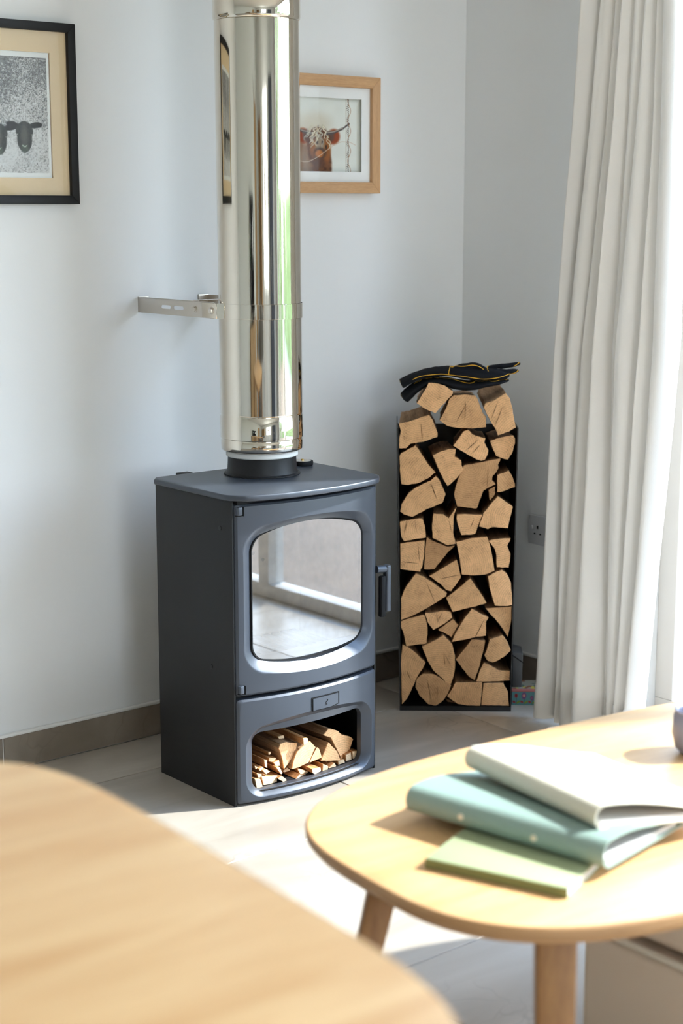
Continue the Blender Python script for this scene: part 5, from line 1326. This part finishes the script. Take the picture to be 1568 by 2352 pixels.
table_top(.4214, .4544, 5.6, .750, .026, .012, dt, [MAT['oak_big'], MAT['oak_edge']])
for sx, sy in ((-1, -1), (1, -1), (1, 1), (-1, 1)):
    leg(dt, (sx * .33, sy * .36, .725), (sx * .35, sy * .38, 0), .06, .04, .06, .04)

# ------------------------------------------------------------------ books on the coffee table
nb_u = Vector((.357, -.934, 0)); 
nb = thing('notebook', 'flat sage green notebook, lowest of the three books, directly on the tabletop', 'book', (1.4950, 1.6180, .4505), math.atan2(-.934, .357))
MB().box(0, .213, 0, .150, .0015, .0125).build('pages', MAT['paper'], nb)
MB().box(-.002, .215, 0, .152, .0125, .0145).build('cover', MAT['book_green'], nb, bevel=.0006)
MB().box(-.002, .215, 0, .152, 0, .0015).build('cover', MAT['book_green'], nb, bevel=.0004)
MB().box(-.002, .215, -.0030, .0006, 0, .0142).build('spine', MAT['book_green_spine'], nb, bevel=.001)
def folder(name, label, loc, rot, length, r, depth, tail, mat, rivets, z_tilt=0.0, lift=0.0):
    """soft leather cover folded round a thick round spine, thinning to its open side"""
    t = thing(name, label, 'book', loc, rot)
    prof_t, prof_b = [], []
    n = 14
    spine = [(r + r * math.cos(a), r + r * math.sin(a)) for a in [math.pi / 2 + math.pi * i / n for i in range(n + 1)]]
    top = []
    m = 10
    for i in range(1, m + 1):
        q = i / m
        top.append((r + (depth - r) * q, 2 * r - (2 * r - tail) * sstep_f(q) + .004 * math.sin(q * math.pi)))
    bot = [(r + (depth - r) * i / m, lift * (i / m)) for i in range(1, m + 1)]
    path = [p for p in reversed(top)] + spine + bot
    th_ = .0022
    inner = []
    for i, (x, z) in enumerate(path):
        a_ = path[max(i - 1, 0)]; b_ = path[min(i + 1, len(path) - 1)]
        dx, dz = b_[0] - a_[0], b_[1] - a_[1]; L_ = math.hypot(dx, dz) or 1
        inner.append((x - dz / L_ * th_, z + dx / L_ * th_))
    mb = MB(); K = 8; ring_n = len(path)
    v = []
    for k in range(K + 1):
        yy = length * k / K
        for (x, z) in path: v.append((x, yy, z + z_tilt * yy))
        for (x, z) in inner: v.append((x, yy, z + z_tilt * yy))
    f = []; W_ = 2 * ring_n
    for k in range(K):
        for i in range(ring_n - 1):
            a_ = k * W_ + i; f.append((a_, a_ + 1, a_ + 1 + W_, a_ + W_))
            a_ = k * W_ + ring_n + i; f.append((a_, a_ + W_, a_ + 1 + W_, a_ + 1))
        for e in (0, ring_n - 1):
            a_ = k * W_ + e; f.append((a_, a_ + W_, a_ + W_ + ring_n, a_ + ring_n))
    for k in (0, K):
        for i in range(ring_n - 1):
            a_ = k * W_ + i; f.append((a_, a_ + ring_n, a_ + ring_n + 1, a_ + 1))
    mb.add(v, f); mb.build('cover', mat, t, smooth=True, angle=40)
    # pages inside
    pg = MB(); hh = max(.005, tail * .7)
    for (x0_, x1_, zt0, zt1, zb0, zb1) in [(r * .9, depth * .93, 2 * r - .010, max(tail - .003, lift + .003), .0032, lift + .002)]:
        v = [(x0_, .006, zb0), (x1_, .006, zb1), (x1_, .006, zt1), (x0_ + (depth) * .25, .006, zt0 * .34), (x0_, .006, zt0 * .36)]
        v2 = [(a_, length - .006, c_ + z_tilt * length) for a_, b_, c_ in v]
        pg.add(v + v2, [(0, 1, 2, 3, 4), (9, 8, 7, 6, 5), (0, 5, 6, 1), (1, 6, 7, 2), (2, 7, 8, 3), (3, 8, 9, 4), (4, 9, 5, 0)])
    pg.build('pages', MAT['paper'], t)
    for fr in rivets:
        yy = length * fr
        rv = MB().tube([(0.0004, yy, r + z_tilt * yy), (-.0022, yy, r + z_tilt * yy)], .0048, 16)
        rv.build('rivet', MAT['rivet'], t, smooth=True)
    return t
def sstep_f(q): return q * q * (3 - 2 * q)
# folder local y runs along the spine, local x away from the spine
ua = Vector((1.6438 - 1.5816, 1.4188 - 1.765)); 
rotA = math.atan2(ua.y, ua.x) - math.pi / 2
def place(end_far, rot_, length, x_sign): return end_far
# spine from the camera-right end towards the far end so that local +x points to +room x
p0 = Vector((1.6480, 1.4230)); p1 = Vector((1.5860, 1.7660)); dv = (p1 - p0); LA = dv.length
folder('ring_folder', 'grey teal folder with two pale rivets on its rounded spine, middle of the books', (p0.x, p0.y, .4655), math.atan2(dv.y, dv.x) - math.pi / 2, LA, .0208, .235, .012, MAT['teal'], (.33, .70))
p0 = Vector((1.6920, 1.4700)); p1 = Vector((1.7290, 1.7600)); 
p0 = Vector((1.6730, 1.4640)); p1 = Vector((1.7110, 1.7700)); dv = (p1 - p0); LB = dv.length
folder('ring_folder', 'cream white leather folder lying on top of the three books, its cover sunlit', (p0.x, p0.y, .5082), math.atan2(dv.y, dv.x) - math.pi / 2, LB, .0185, .27, .012, MAT['cream'], (), lift=.0).rotation_euler.y = R(7.5)
mg = thing('ceramic_pot', 'small blue grey ceramic pot on the coffee table, cut by the picture edge', 'pot', (2.196, 1.690, .4505))
MB().lathe([(.030, 0), (.040, .010), (.046, .035), (.044, .065), (.040, .075), (.0365, .073), (.041, .040), (.030, .008), (.001, .007)], 40).build('body', MAT['ceramic'], mg, smooth=True)
MB().lathe([(.0415, .0745), (.0425, .077), (.0395, .0785), (.0365, .0755)], 40, cap=False).build('rim', MAT['ceramic'], mg, smooth=True)

# ------------------------------------------------------------------ footstool under the coffee table
fs = thing('footstool', 'beige upholstered footstool with a piped cushion, tucked under the coffee table', 'footstool', (2.15, 1.45, 0))
MB().box(-.25, .27, -.30, .235, .02, .222).build('base', MAT['uphol'], fs, bevel=.022, seg=5)
MB().box(-.245, .265, -.295, .230, .232, .325).build('cushion', MAT['uphol'], fs, bevel=.030, seg=6)
pth = superell(.262, .270, 14, 80)
pv = [(x + .01, y - .0325, .227) for x, y in pth]; pv.append(pv[0])
MB().tube(pv, .0060, 8).build('piping', MAT['uphol_light'], fs, smooth=True)
for sx in (-.2, .22):
    for sy in (-.25, .19): MB().tube([(sx, sy, 0), (sx, sy, .025)], .018, 12).build('foot', MAT['black'], fs)

# ------------------------------------------------------------------ unseen furniture behind the camera, added for reflections in the flue and stove glass
so_ = thing('sofa', 'grey fabric sofa, added unseen behind the camera for flue reflections', 'sofa', (-1.1, -1.4, 0), R(25))
MB().box(-.95, .95, -.42, .42, .08, .40).build('seat', MAT['sofa'], so_, bevel=.04, seg=4)
MB().box(-.95, .95, -.46, -.22, .38, .82).build('backrest', MAT['sofa'], so_, bevel=.05, seg=4)
for s in (-1, 1): MB().box(min(s * .95, s * 1.12), max(s * .95, s * 1.12), -.45, .42, .06, .60).build('arm', MAT['sofa'], so_, bevel=.04, seg=4)
for sx in (-.9, .9):
    for sy in (-.35, .35): MB().tube([(sx, sy, 0), (sx, sy, .09)], .02, 10).build('foot', MAT['black'], so_)
sb = thing('sideboard', 'oak sideboard against the far side wall, added unseen for flue reflections', 'sideboard', (XL + .23, .20, 0))
MB().box(-.22, .22, -.8, .8, .12, .75).build('body', MAT['door_oak'], sb, bevel=.005)
for k in range(3):
    dd_ = MB().box(.221, .238, -.78 + k * .525, -.78 + k * .525 + .51, .15, .72).build('door', MAT['door_oak'], sb, bevel=.003)
    MB().box(.239, .252, -.72 + k * .525, -.70 + k * .525, .38, .50).build('handle', MAT['black'], dd_, bevel=.003)
for sx in (-.17, .17):
    for sy in (-.72, .72): MB().tube([(sx, sy, 0), (sx, sy, .125)], .02, 10).build('leg', MAT['black'], sb)
tv = thing('television', 'dark television screen on the sideboard, added unseen for flue reflections', 'television', (XL + .22, .20, .751))
MB().box(-.02, .02, -.55, .55, .06, .70).build('screen', MAT['screen'], tv, bevel=.006)
MB().box(-.10, .10, -.25, .25, 0, .012).build('stand', MAT['black'], tv, bevel=.003)
MB().box(-.012, .012, -.04, .04, .012, .07).build('neck', MAT['black'], tv)
do = bpy.data.objects.new('door_1', None); COL.objects.link(do); do['kind'] = 'structure'; do.location = (XL, -1.6, 0)
MB().box(0, .035, -.41, .41, .006, 2.03).build('door_leaf', MAT['door_oak'], do, bevel=.003)
MB().box(0, .05, -.50, -.42, 0, 2.12).box(0, .05, .42, .50, 0, 2.12).box(0, .05, -.50, .50, 2.04, 2.12).build('door_frame', MAT['mat_white'], do)
MB().tube([(.035, .33, 1.0), (.085, .33, 1.0), (.085, .22, 1.0)], .009, 10).build('door_handle', MAT['steel_satin'], do, smooth=True)
tc_ = thing('tall_cabinet', 'tall dark grey cabinet, added unseen behind the camera for dark flue reflections', 'cabinet', (2.05, YF + .32, 0))
MB().box(-.45, .45, -.30, .30, .10, 2.10).build('body', MAT['stove_shaded'], tc_, bevel=.004)
for s in (-1, 1):
    q = MB().box(min(.004 * s, .445 * s), max(.004 * s, .445 * s), .302, .320, .12, 2.08).build('door', MAT['stove'], tc_, bevel=.003)
    MB().box(s * .03 - .006, s * .03 + .006, .335, .347, .95, 1.25).build('handle', MAT['steel_satin'], q, bevel=.002)
MB().box(-.43, .43, -.28, .26, 0, .10).build('plinth', MAT['black'], tc_)
bk = thing('bookcase', 'tall oak bookcase, added unseen behind the camera for brown flue reflections', 'bookcase', (-1.35, YF + .19, 0))
for x in (-.42, .40): MB().box(x, x + .02, -.15, .15, 0, 1.95).build('side', MAT['door_oak'], bk)
MB().box(-.40, .40, -.15, -.135, 0, 1.95).build('back', MAT['door_oak'], bk)
for k in range(6): MB().box(-.40, .40, -.134, .15, .06 + k * .37, .08 + k * .37).build('shelf', MAT['door_oak'], bk)
lm = thing('floor_lamp', 'slim unlit floor lamp with cream shade, added unseen behind camera for flue reflections', 'lamp', (.55, -1.9, 0))
MB().lathe([(.14, 0), (.14, .015), (.02, .025)], 32).build('base', MAT['black'], lm, smooth=True)
MB().tube([(0, 0, .02), (0, 0, 1.45)], .011, 12).build('pole', MAT['black'], lm, smooth=True)
MB().lathe([(.20, 1.35), (.17, 1.65)], 40, cap=False).build('lamp_shade', MAT['uphol_light'], lm, smooth=True)
